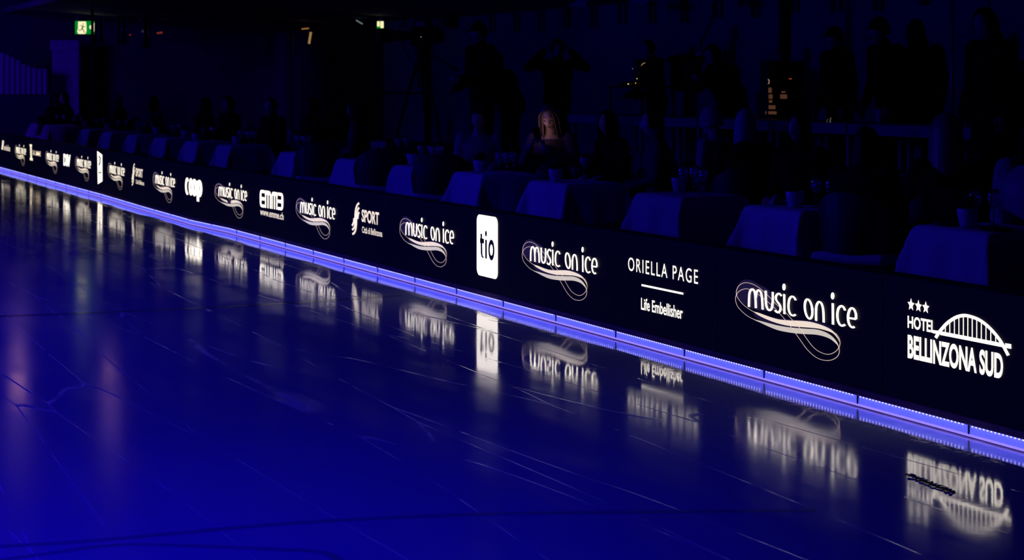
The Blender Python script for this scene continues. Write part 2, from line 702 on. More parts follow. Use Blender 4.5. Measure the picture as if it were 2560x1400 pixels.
    fl.ngon(H, 0.0)
    H = sm([(330, 600), (600, 660), (900, 690), (1250, 720), (1480, 820), (1400, 840), (1150, 815), (860, 800), (560, 760), (400, 690)], 4, True)
    fl.ngon(H, 0.0005)
    fl.build('halo', M_HAZE, parent)


# ---- what each panel shows, right to left
RIB = {1: 1841.2, 3: 1307.5, 5: 1001.2, 7: 741.8, 9: 545.2, 11: 395.4, 13: 272.2, 15: 189.3, 17: 114.7, 19: 38.2}
RIBR = {1: 2146.3, 3: 1497, 5: 1139.2, 7: 843.3, 9: 623, 11: 457.4, 13: 322, 15: 231, 17: 149, 19: 66}
SPON = {0: (2271.7, 2531), 2: (1572.5, 1747), 4: (1193.9, 1246.4), 6: (881, 957.5), 8: (650.7, 710.4), 10: (479.1, 521.1), 12: (338, 375.5), 14: (244.5, 256.5),
        16: (159.7, 177), 18: (75.7, 102.7), 20: (4, 26)}
EXT = {k: (RIB[k], RIBR[k]) for k in RIB}
EXT.update(SPON)
SHORT = {0: 'three stars and arched bridge', 2: 'thin capitals over short rule', 4: 'large white rounded card', 6: 'nearer striped S emblem', 8: 'four blocky letters',
         10: 'four fused round letters', 12: 'farther striped S emblem', 14: 'tall slanted white card', 16: 'three slanted letters', 18: 'thin column emblem', 20: 'tall slanted stroke'}
NOUN = {0: 'stars with bridge', 2: 'thin capitals', 4: 'rounded card', 6: 'nearer S emblem', 8: 'blocky letters', 10: 'fused letters', 12: 'farther S emblem',
        14: 'slanted card', 16: 'slanted letters', 18: 'column emblem', 20: 'slanted stroke'}
PLAB = {k: 'black LED board panel showing ' + {0: 'three stars, hotel lettering and an arched bridge', 2: 'thin spaced capitals over a short rule', 4: 'a big white rounded card with dark letters',
        6: 'a striped S emblem, the nearer of two such', 8: 'four blocky letters and a web address', 10: 'four fused round letters', 12: 'a striped S emblem, the farther of two such',
        14: 'a tall white slanted card', 16: 'three slanted heavy letters', 18: 'a thin column emblem and small letters', 20: 'one tall slanted stroke, leftmost of all'}[k] for k in SPON}
for k in RIB:
    PLAB[k] = 'LED panel with looping ribbon, between %s and %s' % (NOUN[k + 1], NOUN[k - 1])
    SHORT[k] = 'ribbon between %s and %s' % (NOUN[k + 1], NOUN[k - 1])

ymid = {}
for k in range(20):
    ymid[k] = (BY(EXT[k][0]) + BY(EXT[k + 1][1])) / 2      # border between panel k (right) and k+1
edges = [6.4] + [ymid[k] for k in range(20)] + [44.6]


def prism_along(bm, prof, y0, y1, step=0.15):
    """profile (x, z) swept along the boards, following their line"""
    n = max(1, int(round((y1 - y0) / step)))
    rings = []
    for i in range(n + 1):
        y = y0 + (y1 - y0) * i / n
        rings.append([bm.verts.new((x + bump_off(y), y, z)) for x, z in prof])
    k = len(prof)
    for a, b in zip(rings, rings[1:]):
        for j in range(k):
            bm.faces.new((a[j], a[(j + 1) % k], b[(j + 1) % k], b[j]))
    bm.faces.new(rings[0][::-1])
    bm.faces.new(rings[-1])


panels = {}
GAP = 0.002
for k in range(21):
    y0, y1 = edges[k] + GAP, edges[k + 1] - GAP
    t = thing('led_board_panel', PLAB[k], 'LED board', (0, 0, 0), 0, 'LED boards along the rink')
    panels[k] = t
    bm = NB(); prism_along(bm, [(D, BOT), (D, TOP), (D + .012, TOP + .004), (D + .14, TOP + .004), (D + .14, 0.012), (D + .05, 0.012), (D + .05, BOT)], y0, y1)
    obj('cabinet', bm, M_CAB, t)
    bm = NB(); prism_along(bm, [(D - .003, BOT + .004), (D - .003, TOP - .004), (D, TOP - .004), (D, BOT + .004)], y0 + .003, y1 - .003)
    obj('screen', bm, M_SCREEN, t)
    bm = NB(); prism_along(bm, [(D - .004, BOT), (D - .012, BOT - .002), (D - .03, BOT - .030), (D - .028, BOT - .034), (D + .02, BOT - .034), (D + .02, BOT)], y0, y1)
    obj('trim_rail', bm, M_TRIM, t)
    if k in RIB:
        emblem(t, BY(RIB[k]))

# P0 stars, hotel lettering, bridge
t = panels[0]


def q0(p):
    return pix(2260 + p[0] / 5.8333, 720 + p[1] / 5.8333)


fl = Flat()
for cx, cy, rx, ry in ((118, 243, 52, 96), (226, 265, 51, 94), (333, 285, 52, 94)):
    pts = []
    for i in range(10):
        a = pi / 2 + i * pi / 5
        r = 1.0 if i % 2 == 0 else 0.45
        x = rx * r * cos(a)
        pts.append(q0((cx + x, cy + 0.22 * x - ry * r * sin(a))))
    fl = Flat()
    vc = fl.v(q0((cx, cy)), 0)
    vr = [fl.v(p, 0) for p in pts]
    for i in range(10):
        fl.bm.faces.new((vc, vr[i], vr[(i + 1) % 10]))
    fl.build('star', M_WHITE, t)
fl = Flat()
text_on(fl, 'HOTEL', 2271.7, 788.6, 819.4, 2341, 0.025)
fl.build('logo_text', M_WHITE, t)
fl = Flat()
text_on(fl, 'BELLINZONA SUD', 2271.9, 835.6, 895.0, 2510.3, 0.032)
fl.build('logo_text', M_WHITE, t)
fl = Flat()
arch = [(480, 726), (520, 660), (570, 595), (650, 510), (760, 435), (850, 405), (930, 402), (1050, 435), (1150, 485), (1250, 565), (1330, 648), (1400, 735), (1450, 812), (1500, 905), (1540, 982)]
archs = [(q.x, q.y) for q in catmull([(a[0], a[1], 0) for a in arch], 6)]
fl.stroke([q0(p) for p in archs], 17 * PX, 20 * PZ, 0.001)
fl.stroke([q0((438, 635)), q0((530, 648))], 20 * PX, 20 * PZ)
fl.stroke([q0((545, 656)), q0((1000, 744)), q0((1448, 832))], 22 * PX, 24 * PZ)
fl.stroke([q0((1492, 838)), q0((1580, 852))], 22 * PX, 28 * PZ)
for x in (620, 685, 752, 818, 883, 948, 1012, 1078, 1145, 1213, 1283, 1355):
    yt = min((abs(p[0] - x), p[1]) for p in archs)[1] + 18
    yb = 656 + (x - 545) * 0.195
    fl.stroke([q0((x, yt)), q0((x, yb))], 4.5 * PX, 6 * PZ, 0.0005)
fl.build('bridge_emblem', M_WHITE, t)
# P2
t = panels[2]
fl = Flat()
text_on(fl, 'ORIELLA PAGE', 1572.5, 642.5, 676, 1747, 0.0, 1.25)
fl.build('logo_text', M_WHITE, t)
fl = Flat()
text_on(fl, 'Life Embellisher', 1605, 743.8, 773.8, 1709, 0.014)
fl.build('logo_text', M_WHITE, t)
fl = Flat()
fl.stroke([pix(1606, 712.5), pix(1710.5, 734.2)], .008, .0065)
fl.build('rule', M_WHITE, t)
# P4
t = panels[4]


def q4(p):
    return pix(1180 + p[0] / 7, 520 + p[1] / 7)


fl = Flat()
cor = [(98, 105), (458, 155), (464, 1238), (106, 1165)]
rad = [(38, 75)] * 4
pts = []
yl, yr = pix(1193.9, 600)[0], pix(1246.4, 600)[0]
zt, zb = pix(1193.9, 535)[1], pix(1193.9, 686.4)[1]
ry = abs(yl - yr) * 0.13
for (cy, cz, a0) in ((yl - ry, zt - ry, 0.5 * pi), (yl - ry, zb + ry, pi), (yr + ry, zb + ry, 1.5 * pi), (yr + ry, zt - ry, 0.0)):
    for i in range(7):
        a = a0 + i / 6 * pi / 2
        pts.append((cy - ry * cos(a), cz + ry * sin(a)))
fl.ngon(pts)
fl.build('white_card', M_WHITE, t)
fl = Flat()
W7 = 1 / 7 / 122.0
V7 = 1 / 7 / 305.0
fl.stroke([q4(p) for p in [(180, 450), (183, 640), (186, 800), (196, 850), (222, 866)]], 15 * W7, 15 * V7, .002)
fl.stroke([q4(p) for p in [(158, 568), (228, 582)]], 20 * W7, 42 * V7, .002)
fl.stroke([q4(p) for p in [(263, 556), (264, 884)]], 16 * W7, 20 * V7, .002)
fl.ngon([q4((262 + 17 * cos(2 * pi * i / 16), 447 + 52 * sin(2 * pi * i / 16))) for i in range(16)], .002)
fl.stroke([q4((357 + 40 * cos(2 * pi * i / 28), 735 + 6 * cos(2 * pi * i / 28) + 140 * sin(2 * pi * i / 28))) for i in range(28)], 14 * W7, 42 * V7, .002, closed=True)
fl.build('logo_text', M_DARKINK, t)


# P6 and P12: the S emblem
def q6(p):
    return pix(860 + p[0] / 11.667, 490 + p[1] / 11.667)


def s_emblem(t, sh):
    fl = Flat()
    for L in ([(462, 205), (405, 265), (362, 400), (343, 600), (338, 800), (322, 910), (258, 988)],
              [(462, 340), (418, 400), (388, 540), (383, 700), (376, 850), (352, 1000), (312, 1080), (262, 1112)],
              [(464, 470), (434, 530), (417, 665)],
              [(309, 650), (302, 760), (256, 868)]):
        P = [q6((q.x, q.y)) for q in catmull([(a[0], a[1], 0) for a in L], 6)]
        fl.stroke([(p[0] + sh, p[1]) for p in P], .022, .010)
    fl.build('striped_emblem', M_SOFT, t)
    for a in (('SPORT', 905.9, 523, 554.5, 949.1, 0.028), ('Citt\u00e0 di Bellinzona', 906.7, 565.4, 581.6, 957.3, 0.012)):
        fl = Flat()
        text_on(fl, *a)
        for v in fl.bm.verts:
            x0 = v.co.x - bump_off(v.co.y)
            v.co.y += sh
            v.co.x = x0 + bump_off(v.co.y)
        fl.build('logo_text', M_SOFT, t)


s_emblem(panels[6], 0.0)
s_emblem(panels[12], BY(337.5) - BY(881))


# P8: four blocky letters
def q8(p):
    return pix(640 + p[0] / 14, 460 + p[1] / 14)


def sk(x, y):                       # local letter box (0..1, 0..1) handled in zoomed pixels with the board's slope
    return q8((x, y + 0.16 * (x - 150)))


t = panels[8]
fl = Flat()
T8, B8 = 195, 800
H8 = B8 - T8


def eb(x0, x1, flip):
    w = x1 - x0
    X = (lambda f: x1 - f * w) if flip else (lambda f: x0 + f * w)

    def P(L):
        return [sk(X(a), T8 + H8 * b) for a, b in L]
    c = [(.34, 0), (.18, .03), (.08, .10), (.02, .22), (0, .38), (0, .62), (.02, .76), (.08, .88), (.18, .96), (.34, 1)]
    fl.band(P(c), P([(.33, b) for a, b in c]))
    for a, b in ((0, .17), (.405, .595), (.83, 1.0)):
        fl.band(P([(.32, a), (.97, a)]), P([(.32, b), (.97, b)]))


def mb(x0, x1, rnd_left):
    w = x1 - x0
    X = (lambda f: x1 - f * w) if rnd_left else (lambda f: x0 + f * w)

    def P(L):
        return [sk(X(a), T8 + H8 * b) for a, b in L]
    fl.band(P([(0, 0), (.72, 0), (.84, .03), (.93, .09), (.98, .2)]), P([(0, .23), (.72, .23), (.84, .23), (.93, .23), (.98, .23)]))
    for a, b in ((0, .19), (.41, .59), (.81, 1.0)):
        fl.band(P([(a, .2), (b, .2)]), P([(a, 1), (b, 1)]))


eb(152, 328, False)
mb(338, 545, False)
mb(565, 768, True)
eb(780, 975, True)
fl.build('block_letters', M_WHITE, t)
fl = Flat()
text_on(fl, 'www.emme.ch', 651.8, 519.5, 537, 710.4, 0.012)
fl.build('web_address', M_SOFT, t)

# P10: four fused rings, the last with a stem
t = panels[10]


def q10(p):
    return pix(460 + p[0] / 14, 420 + p[1] / 14)


fl = Flat()
W10, V10 = 1 / 14 / 47.5, 1 / 14 / 195.0


def ring10(cx, cy, a0=0.0, a1=2 * pi, n=28, rx=46, ry=232):
    P = [(cx + rx * cos(a0 + (a1 - a0) * i / n), cy + 0.2 * rx * cos(a0 + (a1 - a0) * i / n) + ry * sin(a0 + (a1 - a0) * i / n)) for i in range(n + (0 if a1 - a0 > 6.2 else 1))]
    fl.stroke([q10(p) for p in P], 33 * W10, 72 * V10, closed=(a1 - a0 > 6.2))


ring10(352, 632, 0.35 * pi, 1.72 * pi)
ring10(487, 655)
ring10(608, 680)
ring10(752, 715)
fl.stroke([q10((700, 450)), q10((706, 800)), q10((712, 1165))], 33 * W10, 30 * V10)
fl.build('round_letters', M_WHITE, t)


# P14: the tall slanted card with a mark
t = panels[14]


def q14(p):
    return pix(150 + p[0] / 14, 370 + p[1] / 14)


fl = Flat()
fl.ngon([q14(p) for p in [(1318, 105), (1492, 240), (1498, 1165), (1340, 1262)]])
fl.build('slanted_card', M_WHITE, t)
fl = Flat()
fl.stroke([q14(p) for p in [(1380, 270), (1395, 310), (1402, 345)]], .05, .02, .002)
fl.stroke([q14(p) for p in [(1440, 330), (1425, 380), (1418, 440), (1422, 500), (1412, 545), (1392, 570), (1388, 620)]], .045, .016, .002)
for c in ((1388, 860), (1446, 860)):
    fl.stroke([q14((c[0], c[1] - 35)), q14((c[0], c[1] + 35))], .05, .02, .002)
fl.build('card_mark', M_DARKINK, t)
fl = Flat()
for y in (1010, 1055, 1100):
    fl.stroke([q14((1390, y)), q14((1448, y - 8))], .01, .008, .002)
fl.build('small_print', M_THIN, t)
# P16
fl = Flat()
text_on(fl, 'DSV', 159.7, 384, 414, 177, 0.05, 0.85)
fl.build('logo_text', M_WHITE, panels[16])
# P18


def q18(p):
    return pix(p[0] / 17.5, 340 + p[1] / 17.5)


t = panels[18]
fl = Flat()
fl.stroke([q18((1310, 392)), q18((1415, 408))], .02, .014)
fl.stroke([q18((1365, 410)), q18((1372, 700)), q18((1385, 980))], .095, .02)
fl.stroke([q18((1320, 1005)), q18((1450, 1030))], .03, .022)
fl.build('column_emblem', M_SOFT, t)
fl = Flat()
text_on(fl, 'SALUMIMIE', 82.5, 375, 387, 102.7, 0.01)
fl.build('logo_text', M_CREAM, t)
# P20
t = panels[20]
fl = Flat()
fl.stroke([q18((152, 200)), q18((135, 400)), q18((110, 590))], .11, .02)
fl.build('slanted_stroke', M_SOFT, t)
fl = Flat()
text_on(fl, 'swisslos', 11, 361, 375.5, 26, 0.02)
fl.build('logo_text', M_CREAM, t)

# ---------------------------------------------------------------- glowing kick strips under the boards
M_PLATE = pm('painted_glow_plate', (0.5, 0.55, 0.9), 0.5, 0.1, 30, emis=(0.085, 0.10, 1.0), es=1.05)  # LED light falling on the plate is put in as emission
M_LED = pm('led_dots', (0.7, 0.7, 1), 0.5, emis=(0.42, 0.42, 1.0), es=2.6)
M_LEDGE = pm('painted_glow_ledge', (0.6, 0.55, 0.9), 0.5, 0.1, 30, emis=(0.30, 0.20, 1.0), es=1.0)  # LED light caught by the ledge, also put in as its own glow
M_BASE = pm('strip_base', (0.03, 0.012, 0.03), 0.7)
DIVS = [(SA * D + CA * y) for y in (0,)]
c_step, c0 = 2.96e-5, None
Y_DIV0 = BY(2421)
strips = []
i = -1
while True:
    ya = Y_DIV0 + (i - 1) * 1.0
    yb = ya + 1.0
    if yb > 44.6:
        break
    if ya >= 6.2:
        strips.append((ya, yb))
    i += 1
owner = []
for ya, yb in strips:
    yc = (ya + yb) / 2
    owner.append(max(k for k in range(21) if edges[k] <= yc))
for idx, (ya, yb) in enumerate(strips):
    k = owner[idx]
    mates = [j for j in range(len(strips)) if owner[j] == k]
    n = len(mates)
    pos = n - 1 - mates.index(idx)      # 0 = leftmost in the picture
    if n == 1:
        w = 'only section'
    elif n == 2:
        w = ('left', 'right')[pos] + ' section'
    elif n == 3:
        w = ('left', 'middle', 'right')[pos] + ' section'
    else:
        w = ('first', 'second', 'third', 'fourth', 'fifth')[pos] + ' section from left'
    t = thing('light_strip', 'blue kick strip, %s, below %s' % (w, SHORT[k]), 'light strip', (D, (ya + yb) / 2, 0), 0, 'glowing blue strips under the boards')
    g = 0.008

    def loc_bm(prof, y0, y1):
        b_ = NB()
        prism_along(b_, prof, y0, y1, 0.25)
        for v in b_.verts:
            v.co -= t.location
        return b_
    obj('kick_plate', loc_bm([(D + .0, .028), (D + .004, .075), (D + .03, .075), (D + .03, .028)], ya + g, yb - g), M_PLATE, t)
    obj('ledge', loc_bm([(D - .012, .019), (D - .012, .022), (D, .028), (D + .03, .028), (D + .03, .019)], ya + .003, yb - .003), M_LEDGE, t)
    obj('base', loc_bm([(D - .004, 0.012), (D - .004, .019), (D + .03, .019), (D + .03, 0.012)], ya + .003, yb - .003), M_BASE, t)
    bm = NB()
    for j in range(31):
        y = ya + .04 + j * (0.92 / 30)
        x = D - .006 + bump_off(y)
        ellip(bm, Vector((x, y, .0725)) - t.location, .003, .0055, .005, 6, 4)
    obj('led_row', bm, M_LED, t)
    bm = NB()
    box(bm, -.004, .03, .5 - .010, .5, .028, .076)
    obj('divider', bm, M_CAB, t)

# ---------------------------------------------------------------- tent shell
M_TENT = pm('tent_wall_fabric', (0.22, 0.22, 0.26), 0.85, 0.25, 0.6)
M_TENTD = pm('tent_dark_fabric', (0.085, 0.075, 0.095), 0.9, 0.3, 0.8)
M_CEIL = pm('tent_ceiling_fabric', (0.18, 0.17, 0.2), 0.9, 0.3, 0.7)
M_BLACK = pm('matt_black', (0.012, 0.012, 0.013), 0.7)
M_BLACKG = pm('satin_black', (0.015, 0.015, 0.017), 0.35)
XW = 13.0


def zceil(X):
    return 3.02 + (XW + .3 - X) / (XW + .3 - 6.8) * .43


def fold_wall(bm, x, y0, y1, z0, z1, amp=0.03, n=260, thick=0.05):
    """a hung fabric wall with soft vertical folds, in the plane x = const"""
    rnd = random.Random(int(y0 * 7 + z1))
    ph = [rnd.uniform(0, 6.28) for _ in range(4)]
    fr, bk = [], []
    for i in range(n + 1):
        y = y0 + (y1 - y0) * i / n
        d = amp * (sin(y * 2.1 + ph[0]) + 0.6 * sin(y * 5.3 + ph[1]) + 0.4 * sin(y * 9.7 + ph[2]))
        fr.append((bm.verts.new((x + d * .3, y, z1)), bm.verts.new((x + d, y, z0))))
        bk.append((bm.verts.new((x + thick + .08, y, z1)), bm.verts.new((x + thick + .08, y, z0))))
    for i in range(n):
        bm.faces.new((fr[i][0], fr[i + 1][0], fr[i + 1][1], fr[i][1]))
        bm.faces.new((bk[i][0], bk[i][1], bk[i + 1][1], bk[i + 1][0]))
        bm.faces.new((fr[i][0], bk[i][0], bk[i + 1][0], fr[i + 1][0]))
        bm.faces.new((fr[i][1], fr[i + 1][1], bk[i + 1][1], bk[i][1]))
    bm.faces.new((fr[0][0], fr[0][1], bk[0][1], bk[0][0]))
    bm.faces.new((fr[-1][0], bk[-1][0], bk[-1][1], fr[-1][1]))


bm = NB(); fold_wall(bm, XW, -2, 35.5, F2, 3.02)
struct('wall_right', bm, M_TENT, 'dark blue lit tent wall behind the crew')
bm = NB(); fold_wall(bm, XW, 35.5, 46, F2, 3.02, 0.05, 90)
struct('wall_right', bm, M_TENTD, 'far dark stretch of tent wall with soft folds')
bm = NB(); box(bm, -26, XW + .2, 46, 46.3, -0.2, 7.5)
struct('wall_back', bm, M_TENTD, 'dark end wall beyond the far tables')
bm = NB()
a = [bm.verts.new(p) for p in ((XW + .3, -2, 3.02), (XW + .3, 46, 3.02), (6.8, 46, 3.45), (6.8, -2, 3.45))]
b_ = [bm.verts.new((v.co.x, v.co.y, v.co.z + .12)) for v in a]
bm.faces.new(a); bm.faces.new(b_[::-1])
for k in range(4):
    bm.faces.new((a[k], b_[k], b_[(k + 1) % 4], a[(k + 1) % 4]))
struct('ceiling', bm, M_CEIL, 'low dark tent ceiling over the guests')

# straps hanging down the wall head
M_STRAP = pm('dark_strap', (0.03, 0.03, 0.035), 0.8)
SU = [1226, 1288, 1348, 1413, 1480, 1550, 1625, 1705, 1790, 1883, 1980, 2082, 2190, 2305]
for i, u in enumerate(SU):
    p = WX(u, 100, XW - .09)
    bm = NB()
    L = 0.30 + 0.05 * ((i * 7) % 5) / 5
    bbox(bm, -.01, .01, -.045, .045, -L, 0, .004)
    bbox(bm, -.022, .012, -.06, .06, -.05, 0, .004)
    o = obj('wall_strap', bm, M_STRAP, None, loc=(p.x, p.y, 3.0))
    od = ('first', 'second', 'third', 'fourth', 'fifth', 'sixth', 'seventh', 'eighth', 'ninth', 'tenth', 'eleventh', 'twelfth', 'thirteenth', 'fourteenth')[i]
    tag(o, 'dark strap hanging at the top of the tent wall, %s from the left' % od, 'strap', 'straps along the wall head')

# bright folded tarps showing above the wall head
M_TARP = pm('pale_tarp', (0.5, 0.55, 0.65), 0.5)
for (u, v, X, w, lab) in ((1447, 12, 11.4, .75, 'pale folded tarp tied under the ceiling, the left one'), (1600, 3, 11.4, .7, 'pale folded tarp tied under the ceiling, the right one')):
    p = WX(u, v, X)
    bm = NB()
    for k in range(3):
        A = catmull([(-.06 + .05 * k, -w / 2 + .1 * k, .0 + .03 * k), (-.02 + .05 * k, -w / 5, -.02 + .03 * k), (.02 + .05 * k, w / 5, .01 + .03 * k), (.05 + .05 * k, w / 2, .03 * k)], 6)
        tube(bm, A, .022, 8)
    o = obj('folded_tarp', bm, M_TARP, None, True, loc=p)
    tag(o, lab, 'tarp', 'folded tarps under the ceiling')

# poles
M_POLE = pm('blue_grey_pole', (0.35, 0.36, 0.42), 0.35, metal=0.6)
M_POLED = pm('dark_pole', (0.02, 0.02, 0.022), 0.5)


def pole(u, X, r, m, lab, floor, top=3.3, name='tent_pole'):
    p = WX(u, HOR, X)
    t = thing(name, lab, 'pole', (p.x, p.y, floor), 0, None)
    bm = NB(); tube(bm, [(0, 0, 0), (0, 0, top - floor)], r, 12)
    obj('shaft', bm, m, t, True)
    bm = NB(); lathe(bm, [(r * 2.2, 0), (r * 2.2, .015), (r * 1.25, .03), (r * 1.25, .12)], 16)
    obj('foot_plate', bm, m, t)
    return t


pole(729, 11.5, .022, M_POLE, 'slim blue lit pole in front of the far wall', F2, 3.1)
pole(825, 11.8, .04, M_POLED, 'dark pole right of the slim blue lit pole', F2, 3.1)
pole(231, 7.6, .03, M_POLED, 'thin dark pole crossing the green exit sign', F1, 3.38)
pole(1962, 12.2, .075, M_POLED, 'thick dark tent pole behind the black equipment rack', F2, 3.05)
pole(2381, 12.6, .02, M_POLE, 'thin pale pole on the wall between the pair of men and the profile man', F2, 3.0)

# partition of pale slats and the pale upright panel at the far end
M_SLAT = pm('pale_slats', (0.55, 0.55, 0.62), 0.7)
t = thing('slatted_partition', 'low partition of pale upright slats at the far end', 'partition', WY(60, HOR, 44.6) * 1.0)
t.location.z = 0.2
bm = NB()
xs = [WY(-14 + 13.5 * i, HOR, 44.6).x - t.location.x for i in range(10)]
for i in range(10):
    ztop = WY(6 + 13.5 * i, (128, 132, 137, 144, 151, 160, 166, 170, 172, 172)[i], 44.6).z - .2
    bbox(bm, xs[i], xs[i] + .082, -.02, .02, 1.36, ztop, .004, 1)
so = obj('slat', bm, M_SLAT, t)
so['kind'] = 'stuff'
bm = NB(); bbox(bm, xs[0] - .1, xs[-1] + .16, .02, .1, 0, 1.36, .01)
bbox(bm, xs[0] - .1, xs[-1] + .16, .02, .06, 1.36, 1.42, .01)
obj('dark_base', bm, M_TENTD, t)
p0, p1 = WY(126, 100, 45.2), WY(197, 262, 45.2)
t = thing('upright_panel', 'tall pale blue lit panel beside the slatted partition', 'panel', ((p0.x + p1.x) / 2, 45.2, F1))
w = abs(p1.x - p0.x) / 2
bm = NB(); bbox(bm, -w + .05, w, -.06, .06, .0, p0.z - F1 - .25, .02)
obj('board', bm, M_SLAT, t)
bm = NB(); bbox(bm, -w, w, -.065, .065, p0.z - F1 - .25, p0.z - F1, .02)
obj('head', bm, M_SLAT, t)

# exit signs
M_GREEN = pm('lit_green', (0.0, 0.3, 0.05), 0.5, emis=(0.0, 0.42, 0.03), es=0.55)
M_SIGNW = pm('lit_sign_white', (0.8, 0.8, 0.6), 0.5, emis=(1.0, 0.88, 0.48), es=1.05)
M_FIG = pm('sign_figure_green', (0.0, 0.1, 0.0), 0.6, emis=(0.01, 0.09, 0.0), es=0.7)
Ys = 43.2


def sgn(p):                         # zoomed sign pixels -> local metres
    return WY(170 + p[0] / 20, 30 + p[1] / 20, Ys)


c = sgn((865, 785))
t = thing('exit_sign', 'lit green exit sign with running figure in a white doorway', 'exit sign', (c.x, Ys, c.z))


def sl(p, y=-0.03):
    w = sgn(p) - t.location
    return Vector((w.x, y, w.z))


a, b2 = sl((335, 455)), sl((1400, 1110))
bm = NB(); bbox(bm, a.x - .02, b2.x + .02, -.028, .05, b2.z - .02, a.z + .02, .008)
obj('housing', bm, M_BLACK, t)


def sgn_poly(name, P, m, y):
    bm = NB()
    f = bm.faces.new([bm.verts.new(sl(p, y)) for p in P])
    r = bmesh.ops.extrude_face_region(bm, geom=[f])
    for v in [g for g in r['geom'] if isinstance(g, bmesh.types.BMVert)]:
        v.co.y -= .003
    bmesh.ops.triangulate(bm, faces=[f for f in bm.faces if len(f.verts) > 4])
    return obj(name, bm, m, t)


bm = NB()
for q in (a.x + .06, b2.x - .06):
    tube(bm, [(q, .02, a.z), (q, .02, zceil(c.x) - c.z + .01)], .007, 8)
obj('hanging_rod', bm, M_POLE, t)
sgn_poly('green_face', [(335, 455), (1400, 455), (1400, 1110), (345, 1110)], M_GREEN, -.029)
sgn_poly('white_doorway', [(495, 480), (885, 480), (908, 760), (905, 960), (870, 1080), (800, 1100), (500, 1095), (440, 960), (490, 860)], M_SIGNW, -.033)
sgn_poly('white_arrow', [(1050, 760), (1075, 690), (1110, 660), (1230, 660), (1240, 560), (1300, 550), (1390, 600), (1415, 760), (1390, 930), (1310, 985), (1250, 960), (1240, 870), (1110, 860), (1070, 830)], M_SIGNW, -.033)
bm = NB()
y = -.04
for P, r in (([(735, 690), (690, 810)], .016), ([(690, 810), (640, 900), (520, 925)], .010), ([(690, 810), (760, 920), (805, 1040)], .010), ([(730, 690), (640, 660), (580, 700)], .007),
             ([(735, 690), (800, 745), (860, 740)], .007)):
    tube(bm, [sl(p, y) for p in P], r, 8)
ellip(bm, sl((748, 598), y), .014, .006, .014, 10, 6)
obj('running_figure', bm, M_FIG, t)

p = WX(951, 62, 12.2)
t = thing('exit_sign', 'small lit green and white exit sign above the broadcast camera', 'exit sign', p, radians(-52))
bm = NB(); bbox(bm, -.085, .085, 0, .05, -.075, .075, .006); obj('housing', bm, M_BLACK, t)
bm = NB(); bbox(bm, -.078, .078, -.004, 0, -.068, .068, .001, 1); obj('green_face', bm, M_GREEN, t)
bm = NB(); bbox(bm, -.07, -.012, -.008, -.004, -.03, .066, .001, 1); bbox(bm, .005, .075, -.008, -.004, -.062, .066, .001, 1); obj('white_panel', bm, M_SIGNW, t)
bm = NB(); bbox(bm, -.05, .05, -.005, .03, .085, .098, .002, 1); tube(bm, [(0, .02, .07), (0, .02, zceil(12.2) - t.location.z + .01)], .006, 8); obj('hanger', bm, M_POLE, t)

# wall patch lit by the small sign, its light painted as a pale board
M_SIGNLIT = pm('painted_sign_light', (0.5, 0.55, 0.5), 0.7)
a, b2 = WX(962, 54, XW - .15), WX(1062, 92, XW - .15)
t = thing('wall_light_patch', 'pale patch of sign light painted on the wall behind the broadcast camera', 'panel', ((a.x, (a.y + b2.y) / 2, F2)))
bm = NB(); bbox(bm, -.03, .03, -abs(a.y - b2.y) / 2, abs(a.y - b2.y) / 2, 0, a.z - F2, .01)
obj('board', bm, M_SIGNLIT, t)
bm = NB(); bbox(bm, -.045, -.03, -abs(a.y - b2.y) / 2, abs(a.y - b2.y) / 2, .9, .94, .004); obj('rail', bm, M_POLED, t)

# glowing bars: amber, red and upright pale ones are reflections put in as emission
M_WARM = pm('warm_glow', (0.8, 0.6, 0.3), 0.5, emis=(1.0, 0.62, 0.20), es=0.28)
M_ORANGE = pm('orange_glow', (0.8, 0.4, 0.1), 0.5, emis=(1.0, 0.42, 0.12), es=0.32)
M_PALE = pm('pale_glow', (0.7, 0.8, 0.7), 0.5, emis=(0.62, 0.8, 0.7), es=0.2)
M_RED = pm('red_reflection', (0.8, 0.1, 0.1), 0.5, emis=(1.0, 0.12, 0.05), es=0.16)


def glow_bar(name, u0, v0, u1, v1, X, w, m, lab):
    A, B = WX(u0, v0, X), WX(u1, v1, X)
    c = (A + B) / 2
    t = thing(name, lab, 'lamp', c)
    bm = NB(); tube(bm, [A - c, B - c], w, 10); obj('lit_tube', bm, m, t, True)
    bm = NB()
    d = (B - A).normalized()
    for e in (A - c - d * .02, B - c + d * .02):
        bm = NB()
        tube(bm, [e - d * .025, e + d * .025], w * 1.25, 10)
        obj('end_cap', bm, M_POLED, t)
    up_ = A if A.z > B.z else B
    bm = NB(); tube(bm, [up_ - c, Vector((up_.x - c.x, up_.y - c.y, zceil(up_.x) - c.z + .01))], .004, 6); obj('hanging_wire', bm, M_POLED, t)


glow_bar('hanging_glow', 772.5, 109, 777.5, 78, 11.9, .026, M_WARM, 'dim amber upright sign reflection, put in as a glowing tube between two poles')  # a sign's reflection in foil, put in as a glowing tube
glow_bar('hanging_glow', 755, 72.5, 774, 70.5, 11.9, .013, M_ORANGE, 'short orange glowing bar above the amber upright tube')
glow_bar('hanging_glow', 758, 13, 766, 10, 11.9, .012, M_PALE, 'tiny pale glowing bar high between two poles')
glow_bar('hanging_glow', 891, 51, 908, 61, 12.2, .013, M_PALE, 'slanting pale glowing strip left of the small exit sign')
glow_bar('hanging_glow', 350, 50, 352.5, 32, 9.6, .014, M_PALE, 'thin pale upright reflection right of the large exit sign, drawn as a glowing tube')  # this and the red bars are exit sign reflections put in as glow
glow_bar('hanging_glow', 393, 83, 409, 81, 9.8, .02, M_RED, 'short dim red reflection above the far tables, drawn as a glowing tube')
